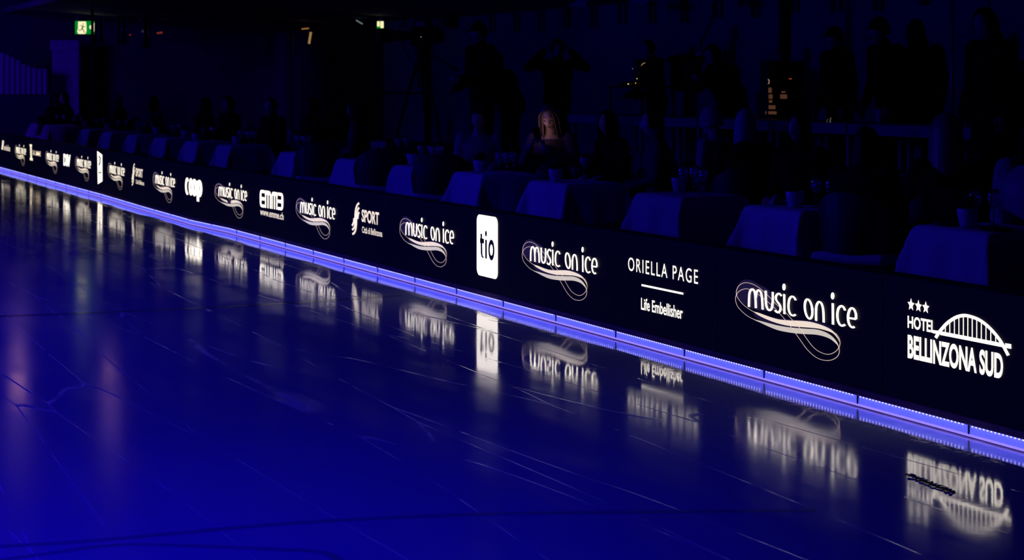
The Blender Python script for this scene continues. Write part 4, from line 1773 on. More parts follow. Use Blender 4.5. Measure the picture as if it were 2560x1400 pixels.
def person(label, loc, yaw, H=1.72, seated=False, arms=None, jacket=M_JBLACK, trousers=M_TROUS, hair=('short', M_HAIRD), hat=None, lean=8, head=(0, 0, 0), vox=.011, headset=False,
           bulk=1.0, long_coat=False, group=None, hood=None, open_neck=False):
    """local frame: faces -y; loc is the ground point under the pelvis; head = pitch (down +), yaw, roll in degrees"""
    k = H / 1.75
    t = thing('person', label, 'person', loc, radians(yaw), group)
    pz = (.56 if seated else .93 * k)
    Rl = Matrix.Rotation(radians(lean), 3, 'X')           # + = forward

    def up(x, y, z):                                       # torso point, z above the pelvis
        p = Rl @ Vector((x, y, z))
        return Vector((p.x, p.y, p.z + pz))
    neck, hc = up(0, .005, .535 * k), up(0, -.012, .535 * k) + Matrix.Rotation(radians(lean * .5), 3, 'X') @ Vector((0, -.01, .145 * k))
    hc = hc + Vector((0, -.085 * sin(radians(max(head[0], 0))), .01 * sin(radians(max(head[0], 0)))))
    sh = {s: up(s * .175 * k * bulk ** .5, 0, .475 * k) for s in (-1, 1)}
    hip = {s: Vector((s * .09 * k, 0, pz - .02)) for s in (-1, 1)}
    if seated:
        knee = {s: Vector((s * .12, -.42 * k, .50)) for s in (-1, 1)}
        ank = {s: Vector((s * .11, -.40 * k, .085)) for s in (-1, 1)}
    else:
        knee = {s: Vector((s * .105 * k, -.02, .49 * k)) for s in (-1, 1)}
        ank = {s: Vector((s * .115 * k, .015, .085)) for s in (-1, 1)}
    A = {}
    for s in (-1, 1):
        d = (arms or {}).get(s)
        if d is None:
            if seated:
                d = (up(s * .235, -.06, .20 * k), Vector((s * .13, -.30, pz + .13)))
            else:
                d = (sh[s] + Vector((s * .05, .02, -.29 * k)), sh[s] + Vector((s * .06, -.07, -.54 * k)))
        A[s] = (Vector(d[0]), Vector(d[1]), d[2] if len(d) > 2 else None)
    I3 = Matrix.Identity(3)

    def torso(bm, g):
        b_ = bulk
        loft(bm, [(up(0, 0, -.12 * k), (.10 + g) * b_, (.085 + g) * b_, Rl), (up(0, 0, -.05 * k), (.160 + g) * b_, (.115 + g) * b_, Rl), (up(0, 0, .08 * k), (.150 + g) * b_, (.108 + g) * b_, Rl),
                  (up(0, -.005, .20 * k), (.150 + g) * b_, (.110 + g) * b_, Rl), (up(0, -.012, .33 * k), (.172 + g) * b_, (.122 + g) * b_, Rl), (up(0, -.004, .42 * k), (.178 + g) * b_, (.112 + g) * b_, Rl),
                  (up(0, .004, .485 * k), (.125 + g) * b_, (.082 + g), Rl)] + ([] if (open_neck and g > 0) else [(up(0, .006, .525 * k), .060 + g, .058 + g, Rl)]))

    def arm(bm, s, g, hand=True):
        e, w, _ = A[s]
        cap_cone(bm, sh[s], e, .052 * k + g, .042 * k + g)
        cap_cone(bm, e, w, .042 * k + g, .030 * k + g)

    def leg(bm, s, g):
        cap_cone(bm, hip[s], knee[s], .082 * k + g, .056 * k + g)
        cap_cone(bm, knee[s], ank[s], .056 * k + g, .040 * k + g)
    HM = Matrix.Translation(hc) @ Matrix.Rotation(radians(head[1]), 4, 'Z') @ Matrix.Rotation(radians(head[0]), 4, 'X') @ Matrix.Rotation(radians(head[2]), 4, 'Y') @ Matrix.Diagonal((k, k, k, 1))
    bm = NB()
    torso(bm, 0)
    cap_cone(bm, neck - Vector((0, 0, .05)), hc + Vector((0, .03, -.04)), .056 * k, .047 * k)
    head_bm(bm, HM, *((64, 60) if vox < .007 else (32, 28)))
    for s in (-1, 1):
        arm(bm, s, 0)
        leg(bm, s, 0)
        e, w, hd = A[s]
        d = (w - e).normalized()
        if hd:
            hand_bm(bm, w, hd[0], hd[1], s * (hd[3] if len(hd) > 3 else 1), hd[2])
        else:
            hand_bm(bm, w, d, Vector((-s, .1, -.2)) if not seated else Vector((0, .2, -1)), s, .5)
    body = obj('body', bm, M_SKIN, t)
    remesh(body, vox, 1)
    bm = NB()
    torso(bm, .016)
    for s in (-1, 1):
        e, w, _ = A[s]
        cap_cone(bm, sh[s], e, .066 * k * bulk, .056 * k * bulk)
        cap_cone(bm, e, e + (w - e) * .93, .056 * k * bulk, .045 * k * bulk)
    if long_coat and not seated:
        loft(bm, [(up(0, 0, .05 * k), .17 * bulk, .13 * bulk, I3), (Vector((0, 0, pz - .15)), .20 * bulk, .15 * bulk, I3), (Vector((0, .01, pz - .38)), .215 * bulk, .165 * bulk, I3)])
    if not open_neck:
        cap_cone(bm, neck - Vector((0, -.012, .03)), neck + Vector((0, .004, .022)), .078 * k, .070 * k)
    if hood:
        ellip(bm, hc + Vector((0, .07, -.11 * k)), .12 * k, .075 * k, .075 * k, 14, 10)
    j = obj('jacket', bm, jacket, t)
    remesh(j, max(vox, .011), 3)
    bm = NB()
    loft(bm, [(Vector((0, 0, pz - .13)), .11 * bulk, .10 * bulk, I3), (Vector((0, 0, pz - .06)), .178 * bulk, .132 * bulk, I3), (Vector((0, 0, pz + .08)), .166 * bulk, .124 * bulk, I3)])
    for s in (-1, 1):
        cap_cone(bm, hip[s], knee[s], .098 * k, .068 * k)
        cap_cone(bm, knee[s], ank[s] + Vector((0, 0, .02)), .068 * k, .054 * k)
    tr = obj('trousers', bm, trousers, t)
    remesh(tr, .014, 2)
    for s in (-1, 1):
        bm = NB()
        loft(bm, [(ank[s] + Vector((0, .02, -.083)), .046, .075, I3), (ank[s] + Vector((0, .0, -.05)), .048, .085, I3), (ank[s] + Vector((0, .01, .01)), .047, .055, I3)], 14)
        loft(bm, [(ank[s] + Vector((0, -.12, -.083)), .046, .075, I3), (ank[s] + Vector((0, -.11, -.05)), .044, .07, I3), (ank[s] + Vector((0, -.08, -.025)), .035, .05, I3)], 14)
        obj('shoe', bm, M_BLACKG, t, True)
    if hair:
        kind, hm = hair[0], hair[1]
        par = {'short': dict(length=.035, puff=1.07, front=62), 'crop': dict(length=.03, puff=1.04, front=66), 'full': dict(length=.06, puff=1.17, front=60),
               'bob': dict(length=.16, puff=1.13, front=46), 'long': dict(length=.30, puff=1.15, front=44, flow=.03), 'verylong': dict(length=.40, puff=1.22, front=36, flow=.02)}[kind]
        par.update(hair[2] if len(hair) > 2 else {})
        obj('hair', hair_bm(HM, **par), hm, t, True)
    if hat:
        bm = NB()
        R3 = HM.to_3x3()

        def dome(rx, ry, rz, z0, zc=.02, n=24, m=8):
            rr = []
            for jj in range(m + 1):
                th = pi / 2 * jj / m
                rr.append([bm.verts.new(HM @ Vector((rx * max(sin(th), .02) * cos(2 * pi * q / n), ry * max(sin(th), .02) * sin(2 * pi * q / n) + .004, zc + rz * cos(th)))) for q in range(n)])
            rr.append([bm.verts.new(HM @ Vector((rx * cos(2 * pi * q / n), ry * sin(2 * pi * q / n) + .004, z0 + (.02 * -sin(2 * pi * q / n))))) for q in range(n)])
            rr.append([bm.verts.new(HM @ Vector((rx * .93 * cos(2 * pi * q / n), ry * .93 * sin(2 * pi * q / n) + .004, z0 + (.02 * -sin(2 * pi * q / n))))) for q in range(n)])
            for a_, c_ in zip(rr, rr[1:]):
                for q in range(n):
                    bm.faces.new((a_[q], a_[(q + 1) % n], c_[(q + 1) % n], c_[q]))
            bm.faces.new(rr[0])
        if hat[0] == 'beanie':
            dome(.088, .108, .125, .0)
            tube(bm, [HM @ Vector((.089 * cos(2 * pi * q / 24), .109 * sin(2 * pi * q / 24) + .004, .005 - .02 * sin(2 * pi * q / 24))) for q in range(25)], .010, 8)
        else:
            dome(.084, .104, .105, .025)
            pr = None
            for q in range(13):
                a_ = radians(-150 + 120 * q / 12)
                p1 = HM @ Vector((.083 * cos(a_), .103 * sin(a_), .035))
                p2 = HM @ Vector((.086 * cos(a_), .103 * sin(a_) - .075 * sin(radians(180 * q / 12)), .018))
                q_ = (bm.verts.new(p1), bm.verts.new(p2), bm.verts.new(p1 - R3 @ Vector((0, 0, .006))), bm.verts.new(p2 - R3 @ Vector((0, 0, .005))))
                if pr:
                    bm.faces.new((pr[0], q_[0], q_[1], pr[1])); bm.faces.new((pr[2], pr[3], q_[3], q_[2])); bm.faces.new((pr[1], q_[1], q_[3], pr[3]))
                pr = q_
        obj(hat[0], bm, hat[1], t, True)
    if headset:
        hs = bpy.data.objects.new('headset', None); COL.objects.link(hs); hs.parent = t
        bm = NB(); tube(bm, [HM @ Vector((.098 * cos(a_), .0, .0 + .145 * sin(a_))) for a_ in [pi * q / 16 for q in range(17)]], .008, 8); obj('band', bm, M_BLACKG, hs, True)
        for s in (-1, 1):
            bm = NB(); ellip(bm, HM @ Vector((s * .092, .0, -.005)), .022, .038, .042, 14, 10, HM.to_3x3()); obj('ear_cup', bm, M_BLACKG, hs, True)
        bm = NB(); tube(bm, [HM @ Vector((.095, -.02, -.03)), HM @ Vector((.088, -.08, -.07)), HM @ Vector((.05, -.125, -.075))], .004, 8)
        ellip(bm, HM @ Vector((.045, -.13, -.075)), .013, .013, .013, 10, 8); obj('microphone', bm, M_BLACKG, hs, True)
    return t, HM, A


def at(u, X):
    w = WX(u, HOR, X)
    return w.x, w.y


def ztop(u, v, X):
    return CAMH + (HOR - v) / pxm(u, X)


# ---- the woman lit by her phone
x, y = at(1383, 7.95)
yaw_w = -38
R_w = Matrix.Rotation(radians(yaw_w), 3, 'Z')
ph_c = Vector((-.075, -.36, 1.10))            # phone centre in her frame
armsW = {-1: (Vector((-.27, -.13, .82)), Vector((-.15, -.37, .975)), ((.45, .12, .95), (.9, .2, .1), 1.25)),
         1: (Vector((.26, -.13, .82)), Vector((.005, -.35, .965)), ((-.45, .1, .95), (-.9, .2, .1), 1.25))}
tw, HMw, Aw = person('woman with loose blonde hair, her face lit by the phone she holds', (x, y, F1), yaw_w, 1.84, True, armsW, M_JPURP, hair=None, lean=9, head=(24, 4, -4), vox=.0055, open_neck=True)
obj('hair', hair_bm(HMw, .19, 1.09, 42, 60, 20, side_in=.02), M_HAIRB, tw, True)
# locks hanging before the shoulders, parting, brows, lids, lips
bm = NB()
rnd = random.Random(2)
for s in (-1, 1):
    for q in range(46):
        a = rnd.random()
        r0 = rnd.uniform(.97, 1.09)
        w1, w2 = rnd.uniform(-.008, .008), rnd.uniform(-.012, .012)
        P = [HMw @ Vector((s * (.010 + .05 * a), -.060 + .05 * a, .112 - .010 * a)), HMw @ Vector((s * .073 * r0, -.070 + .055 * a, .066)),
             HMw @ Vector((s * .090 * r0, -.056 + .06 * a + w1, -.005)), HMw @ Vector((s * (.091 * r0 + .004), -.050 + .06 * a + w2, -.075)),
             HMw @ Vector((s * (.094 + .012 * a + w1), -.045 + .06 * a + w2, -.135 - .05 * rnd.random()))]
        tube(bm, catmull(P, 5), [.0018] + [.0032] * 10 + [.0027] * 6 + [.002] * 3 + [.0006], 5)
o = obj('hair_lock', bm, M_HAIRB, tw, True)
o['kind'] = 'stuff'
M_BROW = pm('brow_brown', (0.08, 0.045, 0.03), 0.8)
M_LID = pm('shadowed_lid', (0.03, 0.018, 0.018), 0.6)  # eyelid shade put into a near-black colour
M_LIP = pm('lip_rose', (0.34, 0.10, 0.11), 0.4)
for s in (-1, 1):
    bm = NB(); tube(bm, [HMw @ Vector((s * q, -.0935 + .25 * (q - .03) ** 2 * 40 * .02 + (.004 if q > .045 else 0), .0305 + .004 * sin((q - .014) * 80))) for q in (.014, .022, .032, .042, .05)], [.0012, .0019, .0019, .0014, .0006], 6)
    obj('eyebrow', bm, M_BROW, tw, True)
    bm = NB(); tube(bm, [HMw @ Vector((s * q, -.0872 + 3.2 * (q - .027) ** 2, .004 - .004 * sin((q - .016) * 100))) for q in (.016, .023, .031, .039, .046)], [.0012, .0028, .0034, .003, .0014], 6)
    obj('lid_shade', bm, M_LID, tw, True)
bm = NB(); tube(bm, [HMw @ Vector((q, -.0985 + 8 * q * q, -.0605 + (.0022 if abs(q) < .012 else 0) - .0015)) for q in (-.024, -.016, -.008, 0, .008, .016, .024)], [.0015, .0036, .0046, .0042, .0046, .0036, .0015], 8)
obj('lips', bm, M_LIP, tw, True)
# phone
M_SCREENL = pm('lit_phone_screen', (0.8, 0.7, 0.7), 0.3, emis=(1.0, 0.60, 0.60), es=3.2)
wc = Vector((x, y, F1)) + R_w @ ph_c
t = thing('smartphone', 'black smartphone held up in both hands by the blonde woman', 'phone', wc, radians(yaw_w))
bm = NB(); bbox(bm, -.038, .038, -.0045, .0045, -.078, .078, .004); pb = obj('case', bm, M_PHONE, t)
bm = NB(); bbox(bm, -.034, .034, .0045, .0052, -.07, .07, .0002, 1); ps = obj('screen', bm, M_SCREENL, t)
for o in (pb, ps):
    o.rotation_euler = (radians(32), 0, 0)
place_chair(x + .02, y + .02, yaw_w, 'dark chair under the woman lit by her phone')

# ---- other seated guests
SEATED = [
    # u, X, yaw, H, label, kwargs
    (1200, 7.78, -25, 1.74, 'seated guest in a pale open jacket leaning over a front table', dict(jacket=M_JWHITE, hair=('crop', M_HAIRD), lean=16, head=(8, -18, 0), bulk=1.12), 'dark chair under the guest in a pale jacket'),
    (2368, 7.75, 150, 1.74, 'seated guest with very long fair hair, seen from behind', dict(jacket=M_JBLACK, hair=('verylong', M_HAIRB, dict(puff=1.45, length=.42)), lean=4, head=(4, 0, 0), bulk=1.1), 'dark chair under the guest with very long fair hair'),
    (2600, 7.95, -60, 1.78, 'guest in a puffy pale jacket cut by the right edge', dict(jacket=M_JWHITE, hair=('bob', M_HAIRD), lean=4, bulk=1.3), 'dark chair under the guest in the puffy pale jacket'),
    (2157, 7.06, 120, 1.64, 'guest all in black, seen from behind beside the nearest front table', dict(hair=('bob', M_HAIRD), lean=3, bulk=1.12), 'dark chair with a pale cushion under the guest all in black'),
    (1808, 8.75, -150, 1.80, 'guest in a pale wool cap, the left of two close together', dict(jacket=M_JWHITE, hair=('short', M_HAIRG), hat=('beanie', M_HATG), lean=10), 'dark chair under the left guest in a pale wool cap'),
    (1864, 8.15, 150, 1.80, 'guest with pale grey hair and dark coat, right of the pale wool cap', dict(jacket=M_JBLACK, hair=('bob', M_HAIRG), lean=6), 'dark chair under the guest with pale grey hair'),
    (1655, 7.95, -110, 1.78, 'dark-haired guest with a pale collar beside the pair in pale caps', dict(jacket=M_JGREY, hair=('short', M_HAIRD), lean=6), 'dark chair under the guest with a pale collar'),
    (1545, 8.45, -80, 1.70, 'guest in a dark coat behind the woman with a phone', dict(hair=('bob', M_HAIRD), lean=10), 'dark chair under the guest behind the woman with a phone'),
    (2012, 8.25, -70, 1.76, 'guest in black seated before the black equipment rack', dict(hair=('bob', M_HAIRD), lean=5, bulk=1.1), 'dark chair under the guest before the equipment rack'),
    (905, 7.88, -120, 1.82, 'guest with long dark hair and a grey sleeve near the broadcast tripod', dict(jacket=M_JGREY, hair=('long', M_HAIRD), lean=6), 'dark chair under the guest with a grey sleeve'),
    (775, 8.02, 100, 1.82, 'broad guest in black hiding half of a front table', dict(hair=('full', M_HAIRD), lean=4, bulk=1.25), 'dark chair under the broad guest in black'),
    (690, 8.2, -60, 1.80, 'guest in a dark coat left of the broad guest in black', dict(hair=('short', M_HAIRD), lean=8), 'dark chair under the guest left of the broad one'),
    (580, 8.1, -70, 1.80, 'guest in a dark coat behind the table above the fused letters', dict(hair=('full', M_HAIRD), lean=5, bulk=1.1), 'dark chair under the guest behind the fused letters'),
    (505, 7.85, 110, 1.76, 'guest in black with turned back above the fused letters', dict(hair=('bob', M_HAIRD), lean=5), 'dark chair under the guest with turned back'),
    (375, 7.9, 120, 1.76, 'dark guest with a pale scarf above the farther S emblem', dict(hair=('bob', M_HAIRD), lean=6, jacket=M_JGREY), 'dark chair under the guest with a pale scarf'),
    (308, 8.0, -120, 1.80, 'guest in a grey wool cap at the far tables', dict(hair=('short', M_HAIRD), hat=('beanie', M_HATG), jacket=M_JGREY, lean=8), 'dark chair under the guest in a grey wool cap'),
    (170, 7.95, -90, 1.82, 'dark guest before the tall pale panel', dict(hair=('full', M_HAIRD), bulk=1.35, lean=6), 'dark chair under the guest before the pale panel'),
    (128, 7.05, 60, 1.78, 'dark guest left of the one before the pale panel', dict(hair=('full', M_HAIRD), bulk=1.3, lean=6), 'dark chair under the guest left of the pale panel'),
]
for (u, X, yaw, H, lab, kw, clab) in SEATED:
    x, y = at(u, X)
    person(lab, (x, y, F1), yaw, H, True, None, vox=.014 if X > 7.7 else .012, group='seated guests', **kw)
    o = place_chair(x, y, yaw, clab)
    if u == 2157:
        o.scale = (1.1, 1.1, 1.1)

# pale scarf end of the far guest, pale collar cloth over the pair
# ---- standing crew on the riser
def stand(u, v, X, yaw, lab, floor=F2, hat_extra=0.0, **kw):
    x, y = at(u, X)
    H = ztop(u, v, X) - floor - hat_extra
    return person(lab, (x, y, floor), yaw, H, False, group='standing crew', **kw)


# camera platform
bm = NB(); bbox(bm, 8.14, 9.19, 18.6, 25.2, F1, .72, .01)
pl = obj('camera_platform', bm, pm('platform_ply', (0.04, 0.035, 0.03), 0.8))
tag(pl, 'low dark platform under the broadcast camera and its operator', 'platform')
x, y = at(1208, 8.55)
stand(1208, 44, 8.55, -78, 'camera operator in a cap and headset, arm out to the broadcast camera', .72, .03, hat=('cap', M_JBLACK), hair=('short', M_HAIRD), headset=True, lean=4, bulk=1.15,
      arms={1: (Vector((.22, -.16, 1.08)), Vector((.16, -.42, 1.14)), ((0, -.95, .2), (-.2, 0, -.9), .9)), -1: (Vector((-.25, -.02, 1.12)), Vector((-.22, -.24, 1.02)))})
stand(1278, 118, 9.7, -150, 'crew member in a dark coat bending behind the camera operator', F2, 0, hair=('full', M_HAIRD), lean=24, bulk=1.25)
stand(1394, 93, 10.95, -30, 'crew member with elbows out, both hands on a headset', F2, .02, hair=('short', M_HAIRD), headset=True, lean=2, head=(6, 30, 0), bulk=1.15,
      arms={s: (Vector((s * .40, -.10, 1.32)), Vector((s * .185, -.03, 1.545)), ((-s * .5, .0, .85), (-s * .85, 0, -.3), .6)) for s in (-1, 1)})
stand(1642, 95, 11.0, -92, 'operator in profile behind the desk with orange lights', F2, 0, hair=('crop', M_HAIRD), lean=8, head=(8, 0, 0),
      arms={s: (Vector((s * .24, -.14, 1.02)), Vector((s * .14, -.36, .93)), ((0, -.9, -.1), (0, 0, -1), .5)) for s in (-1, 1)})
stand(1830, 101, 11.05, -85, 'hooded crew member bowed over a small camera in his hands', F2, 0, hair=('full', M_HAIRD), hood=True, lean=22, head=(22, 0, 0), bulk=1.2,
      arms={s: (Vector((s * .22, -.30, 1.05)), Vector((s * .06, -.47, 1.12)), ((-s * .35, -.5, .7), (-s * .8, -.1, 0), 1.0)) for s in (-1, 1)})
stand(2100, 54, 11.2, -88, 'crew member in a peaked cap, in profile beside the equipment rack', F2, .03, hat=('cap', M_JBLACK), hair=('short', M_HAIRD), lean=5, bulk=1.15, jacket=M_JBLACK)
stand(2226, 32, 11.1, -95, 'crew member in a wool cap and headset, the left of a close pair', F2, .03, hat=('beanie', M_JBLACK), hair=('short', M_HAIRD), headset=True, lean=10, bulk=1.1)
stand(2295, 46, 11.75, 165, 'broad crew member in a dark coat, the right of a close pair', F2, 0, hair=('full', M_HAIRD), hood=True, lean=4, bulk=1.4, long_coat=True)
stand(2497, 16, 9.75, -88, 'man in profile in a dark coat at the right edge', F2, 0, hair=('full', M_HAIRD, dict(puff=1.2)), hood=True, lean=10, head=(10, 0, 0), bulk=1.3, long_coat=True, vox=.009)

# ---------------------------------------------------------------- desks
M_DESKW = pm('white_desk_edge', (0.25, 0.25, 0.28), 0.6, 0.05)
XD = 10.0
zt = CAMH - .0345 * XD / CA
ds = [WX(u, HOR, XD).y for u in (2560, 2330, 2120, 1925, 1745, 1585, 1420)]
dl = ['long white-edged desk behind the man in profile', 'long white-edged desk before the close pair', 'long white-edged desk under the peaked cap', 'long white-edged desk behind the pale wool caps',
      'long white-edged desk below the desk with orange lights', 'long white-edged desk, the leftmost of the line']
for i in range(6):
    y0, y1 = ds[i] + .012, ds[i + 1] - .012
    t = thing('crew_desk', dl[i], 'desk', (XD, (y0 + y1) / 2, F2), 0, 'crew desks in a line')
    L = (y1 - y0) / 2
    h = zt - F2
    bm = NB(); bbox(bm, 0, .7, -L, L, h - .03, h, .004); obj('desktop', bm, M_DESKW, t)
    bm = NB(); bbox(bm, -.012, .006, -L, L, h - .10, h, .003); obj('white_edge', bm, M_DESKW, t)
    for sx in (.06, .64):
        for sy in (-L + .06, L - .06):
            bm = NB(); bbox(bm, sx - .02, sx + .02, sy - .02, sy + .02, 0, h - .03, .004, 1); obj('leg', bm, M_POLE, t)

# raised side desk with the glowing mixer
yc = (WX(1535, HOR, 10.9).y + WX(1600, HOR, 10.9).y) / 2
zd = CAMH + (HOR - 214) / pxm(1570, 10.9)
t = thing('side_desk', 'small white-legged desk carrying the mixer with orange lights', 'desk', (11.1, yc, F2))
W2 = abs(WX(1535, HOR, 10.9).y - WX(1600, HOR, 10.9).y) / 2 + .12
bm = NB(); bbox(bm, -.25, .25, -W2, W2, zd - F2 - .03, zd - F2, .004); obj('desktop', bm, M_POLED, t)
for sx in (-.22, .22):
    for sy in (-W2 + .04, W2 - .04):
        bm = NB(); bbox(bm, sx - .02, sx + .02, sy - .02, sy + .02, 0, zd - F2 - .03, .004, 1); obj('leg', bm, M_DESKW, t)
bm = NB(); bbox(bm, -.2, .2, -W2 + .05, W2 - .05, .25, .28, .004, 1); obj('shelf', bm, M_POLED, t)
M_AMB = pm('lit_amber', (1, .6, .1), .5, emis=(1.0, 0.45, 0.06), es=1.0)
M_YEL = pm('lit_yellow', (1, .9, .3), .5, emis=(1.0, 0.78, 0.18), es=1.1)
M_WDOT = pm('lit_white_dot', (.9, .9, 1), .5, emis=(0.8, 0.9, 1.0), es=.55)
t = thing('mixer', 'black mixing console with amber, yellow and white lights', 'mixer', (11.1, yc, zd))
bm = NB(); bbox(bm, -.18, .18, -.26, .26, 0, .05, .01); bbox(bm, .02, .18, -.30, .22, .05, .34, .01); obj('casing', bm, M_BLACK, t)


def dot(name, u, v, m, r, par, X=10.9):
    w = WX(u, v, X) - par.location
    bm = NB(); ellip(bm, w, r, r * 1.6, r, 10, 6); return obj(name, bm, m, par, True)


dot('yellow_light', 1570.5, 210, M_YEL, .007, t)
dot('yellow_light', 1592.5, 196.5, M_YEL, .006, t)
for q in range(4):
    dot('amber_light', 1590 + q * 3.6, 208 - (q % 2) * 2, M_AMB, .009, t)
for (u, v) in ((1581.5, 171.7), (1598.5, 181), (1602.5, 186), (1602, 177)):
    dot('white_light', u, v, M_WDOT, .0035, t)
bm = NB(); P = [WX(u, v, 10.88) - t.location for u, v in ((1603.5, 164), (1607, 159.5), (1612, 157.5), (1618, 159))]
tube(bm, catmull(P, 5), .005, 8); obj('gooseneck_lamp', bm, M_WARM, t, True)

# dark covered monitor right of the operator, with its hanging cable and pale sheet behind
a, b2 = WX(1682, 141, 11.6), WX(1748, 205, 11.6)
t = thing('covered_monitor', 'dark covered monitor on a stand right of the operator in profile', 'monitor', (11.6, (a.y + b2.y) / 2, F2))
W3 = abs(a.y - b2.y) / 2
bm = NB(); bbox(bm, -.10, .10, -W3, W3, a.z - F2 - .08, a.z - F2, .03, 3); obj('top_cover', bm, M_JBLACK, t)
bm = NB(); bbox(bm, -.06, .06, -W3 * .93, W3 * .93, b2.z - F2 - .12, a.z - F2 - .08, .015); obj('screen_body', bm, M_BLACK, t)
bm = NB(); tube(bm, [(0, 0, 0), (0, 0, b2.z - F2 - .1)], .03, 10); bbox(bm, -.25, .25, -.25, .25, 0, .02, .005); obj('stand', bm, M_BLACK, t)
P = [WX(u, v, 11.9) for u, v in ((1782, 8), (1781, 40), (1770, 72), (1756, 102), (1743, 128), (1736, 139))]
P[-1].x = 11.62
c = P[0].copy()
bm = NB(); tube(bm, [q - c for q in catmull(P, 8)], .012, 8)
tag(obj('hanging_cable', bm, M_BLACK, None, True, loc=c), 'black cable curving down from the ceiling to the covered monitor', 'cable')
a, b2 = WX(1742, 122, 12.6), WX(1760, 162, 12.6)
t = thing('pale_sheet', 'small pale sheet hung on the wall right of the covered monitor', 'sheet', (12.6, (a.y + b2.y) / 2, (a.z + b2.z) / 2))
bm = NB(); bbox(bm, -.004, .004, -abs(a.y - b2.y) / 2, abs(a.y - b2.y) / 2, -abs(a.z - b2.z) / 2, abs(a.z - b2.z) / 2, .002, 1); obj('sheet', bm, M_SLAT, t)
bm = NB(); tube(bm, [(0, 0, abs(a.z - b2.z) / 2), (0, 0, 3.0 - t.location.z)], .004, 6); obj('cord', bm, M_POLED, t)

# black equipment rack with dim orange indicator strips
xr, yr = at(1955, 10.9)
zr = CAMH + (HOR - 152) / pxm(1955, 10.9)
t = thing('equipment_rack', 'tall black equipment rack with dim orange indicator lights', 'rack', (xr, yr, F2))
hw = 42 / pxm(1955, 10.9) / 2 * 2
bm = NB(); bbox(bm, -.22, .22, -hw * .55, hw * .55, 0, zr - F2, .012); obj('cabinet', bm, M_BLACK, t)
M_DIMO = pm('lit_dim_orange', (.6, .3, .1), .5, emis=(1.0, 0.40, 0.16), es=.07)
for (u0, v0, u1, v1, m) in ((1920, 219, 1926, 232, M_DIMO), (1921, 236, 1928, 247, M_DIMO), (1922, 250, 1927, 257, M_DIMO), (1921, 263, 1935, 273, M_DIMO), (1913, 278, 1938, 286, M_DIMO), (1950, 236, 1964, 247, M_DIMO),
                            (1953, 228, 1960, 232, M_DIMO)):
    A_, B_ = WX(u0, v0, xr - .235), WX(u1, v1, xr - .235)
    c = t.location
    bm = NB(); bbox(bm, A_.x - c.x, A_.x - c.x + .02, B_.y - c.y, A_.y - c.y, B_.z - c.z, A_.z - c.z, .003, 1); obj('indicator_strip', bm, m, t)
w = WX(1921, 204, xr - .235) - t.location
bm = NB()
tube(bm, [w + Vector((0, .016 * cos(2 * pi * q / 16), .022 * sin(2 * pi * q / 16))) for q in range(17)], .005, 6)
obj('ring_light', bm, pm('lit_dim_peach', (.7, .5, .4), .5, emis=(1.0, .55, .4), es=.3), t, True)
for (u, v) in ((1974, 197), (1978, 197)):
    dot('red_light', u, v, pm('lit_red_dot', (1, .2, .05), .5, emis=(1.0, .16, .03), es=.6), .005, t, xr - .24)
bm = NB(); bbox(bm, -.24, -.2, -hw * .58, -hw * .4, .3, zr - F2 - .1, .006); obj('side_rail', bm, M_BLACKG, t)

# can and marker pens on the desk
w = WX(2199, HOR, XD + .12)
t = thing('drink_can', 'tall pale blue lit can standing on the desk before the close pair', 'can', (w.x, w.y, zt))
bm = NB(); lathe(bm, [(.001, .004), (.024, .004), (.026, 0), (.030, .012), (.030, .128), (.025, .138), (.026, .141), (.022, .139), (.001, .137)], 24); obj('can_body', bm, M_SLAT, t, True)
bm = NB(); bbox(bm, -.006, .010, -.004, .004, .138, .141, .001, 1); obj('pull_tab', bm, M_CHROME, t)
M_PEN = pm('faintly_glowing_pen', (0.7, 0.62, 0.35), 0.5, emis=(.9, .8, .45), es=.05)  # faint emission lightens the sticks, which are no lamps
for i, (u, lab) in enumerate(((2075, 'upright pale yellow paper stick on the desk under the peaked cap'), (2067, 'thin pale paper stick left of the yellow one'))):
    w = WX(u, HOR, XD + .1)
    bm = NB(); tube(bm, [(0, 0, 0), (.004, -.006, .05 if i == 0 else .035)], .0075 if i == 0 else .004, 8)
    tag(obj('paper_stick', bm, M_PEN, None, loc=(w.x, w.y, zt)), lab, 'stick')

# ---------------------------------------------------------------- broadcast camera on its tripod
xc, yc = at(1052, 8.6)
zc = CAMH + (HOR - 91) / pxm(1052, 8.6)          # optical axis height
ps_ = pxm(1052, 8.6)
t = thing('video_tripod', 'heavy black video tripod carrying the broadcast camera', 'tripod', (xc, yc, .72))
hh = zc - .72 - .10
bm = NB(); lathe(bm, [(.001, hh - .17), (.055, hh - .17), (.075, hh - .13), (.075, hh - .05), (.05, hh - .02), (.05, hh), (.001, hh)], 20)
bbox(bm, -.14, .14, -.05, .05, hh - .025, hh, .006); obj('fluid_head', bm, M_BLACK, t)
bm = NB(); tube(bm, [(0, 0, hh - .55), (0, 0, hh - .17)], .045, 12); obj('column', bm, M_BLACK, t, True)
for a in (20, 140, 260):
    c_, s_ = cos(radians(a)), sin(radians(a))
    bm = NB(); tube(bm, [(c_ * .05, s_ * .05, hh - .24), (c_ * .26, s_ * .26, hh * .42), (c_ * .42, s_ * .42, .0)], [.028, .022, .016], 8); obj('leg', bm, M_BLACK, t, True)
bm = NB(); tube(bm, [(.05, -.04, hh - .09), (.30, -.12, hh - .24), (.42, -.17, hh - .33)], .011, 8); tube(bm, [(.36, -.146, hh - .285), (.44, -.18, hh - .345)], .018, 8); obj('pan_bar', bm, M_BLACK, t, True)
t = thing('broadcast_camera', 'black broadcast camera with long lens pointing at the rink', 'video camera', (xc, yc, zc - .10), radians(-4))
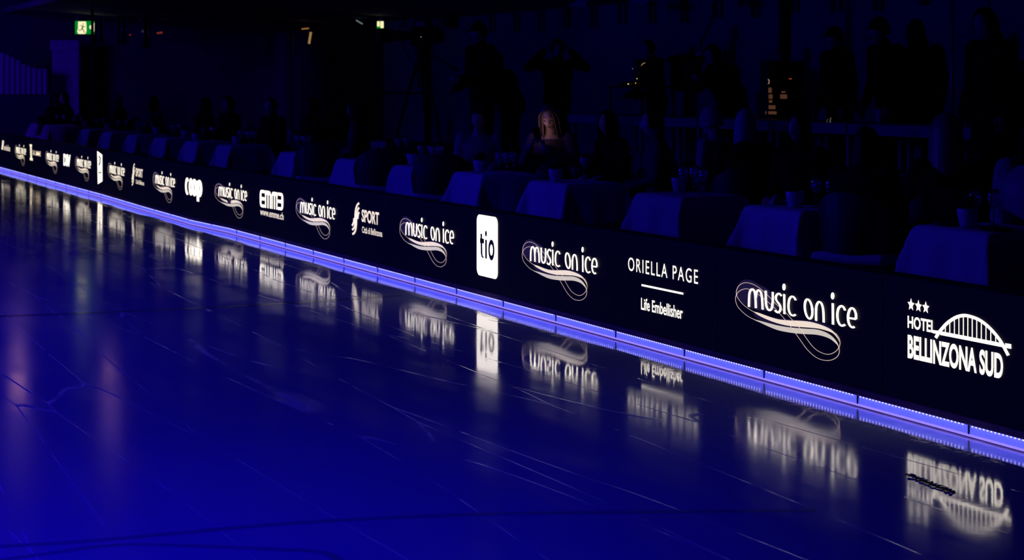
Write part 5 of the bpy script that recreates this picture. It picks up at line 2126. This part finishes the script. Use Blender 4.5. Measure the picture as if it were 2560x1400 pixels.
# local -x points to the rink
bm = NB(); bbox(bm, -.12, .22, -.075, .075, .0, .22, .015); bbox(bm, .16, .30, -.06, .06, .03, .19, .012); obj('camera_body', bm, M_BLACK, t)
bm = NB()
lens = NB()
for r0, r1, x0, x1 in ((.055, .062, -.12, -.22), (.066, .066, -.22, -.36), (.075, .085, -.36, -.45), (.088, .095, -.45, -.56)):
    tube(bm, [(x0, 0, .105), (x1, 0, .105)], [r0, r1], 20)
lens.free()
obj('zoom_lens', bm, M_BLACK, t)
bm = NB(); tube(bm, [(-.562, 0, .105), (-.566, 0, .105)], .078, 20); obj('front_glass', bm, M_BLACKG, t)
bm = NB(); tube(bm, catmull([(-.08, 0, .22), (-.085, 0, .285), (-.02, 0, .305), (.10, 0, .30), (.14, 0, .26), (.15, 0, .215)], 6), .014, 10); obj('top_handle', bm, M_BLACK, t, True)
bm = NB(); tube(bm, [(.20, 0, .21), (.26, -.02, .28), (.32, -.05, .30)], .012, 8); bbox(bm, .30, .46, -.14, .02, .21, .38, .012); obj('viewfinder_monitor', bm, M_BLACK, t)
bm = NB(); ellip(bm, (-.02, -.078, .09), .005, .004, .005, 10, 6); obj('status_light', bm, M_WDOT, t)
bm = NB(); tube(bm, catmull([(-.30, -.02, .17), (-.22, -.03, .30), (-.12, -.03, .37), (-.05, -.02, .34), (.02, 0, .30)], 6), .007, 6); tube(bm, catmull([(-.25, .0, .04), (-.20, -.02, -.10), (-.12, -.03, -.20), (-.03, -.02, -.26)], 6), .008, 6)
obj('cable', bm, M_BLACK, t, True)
# the small handheld camera of the hooded man
xh, yh = at(1798, 11.0)
t = thing('handheld_camera', 'small dark camera in the hands of the hooded crew member', 'video camera', (xh, yh, CAMH + (HOR - 168) / pxm(1798, 11.0)), radians(-5))
bm = NB(); bbox(bm, -.07, .07, -.04, .04, -.045, .045, .01); obj('camera_body', bm, M_BLACK, t)
bm = NB(); tube(bm, [(-.07, 0, 0), (-.15, 0, 0)], [.032, .036], 16); obj('lens', bm, M_BLACKG, t)
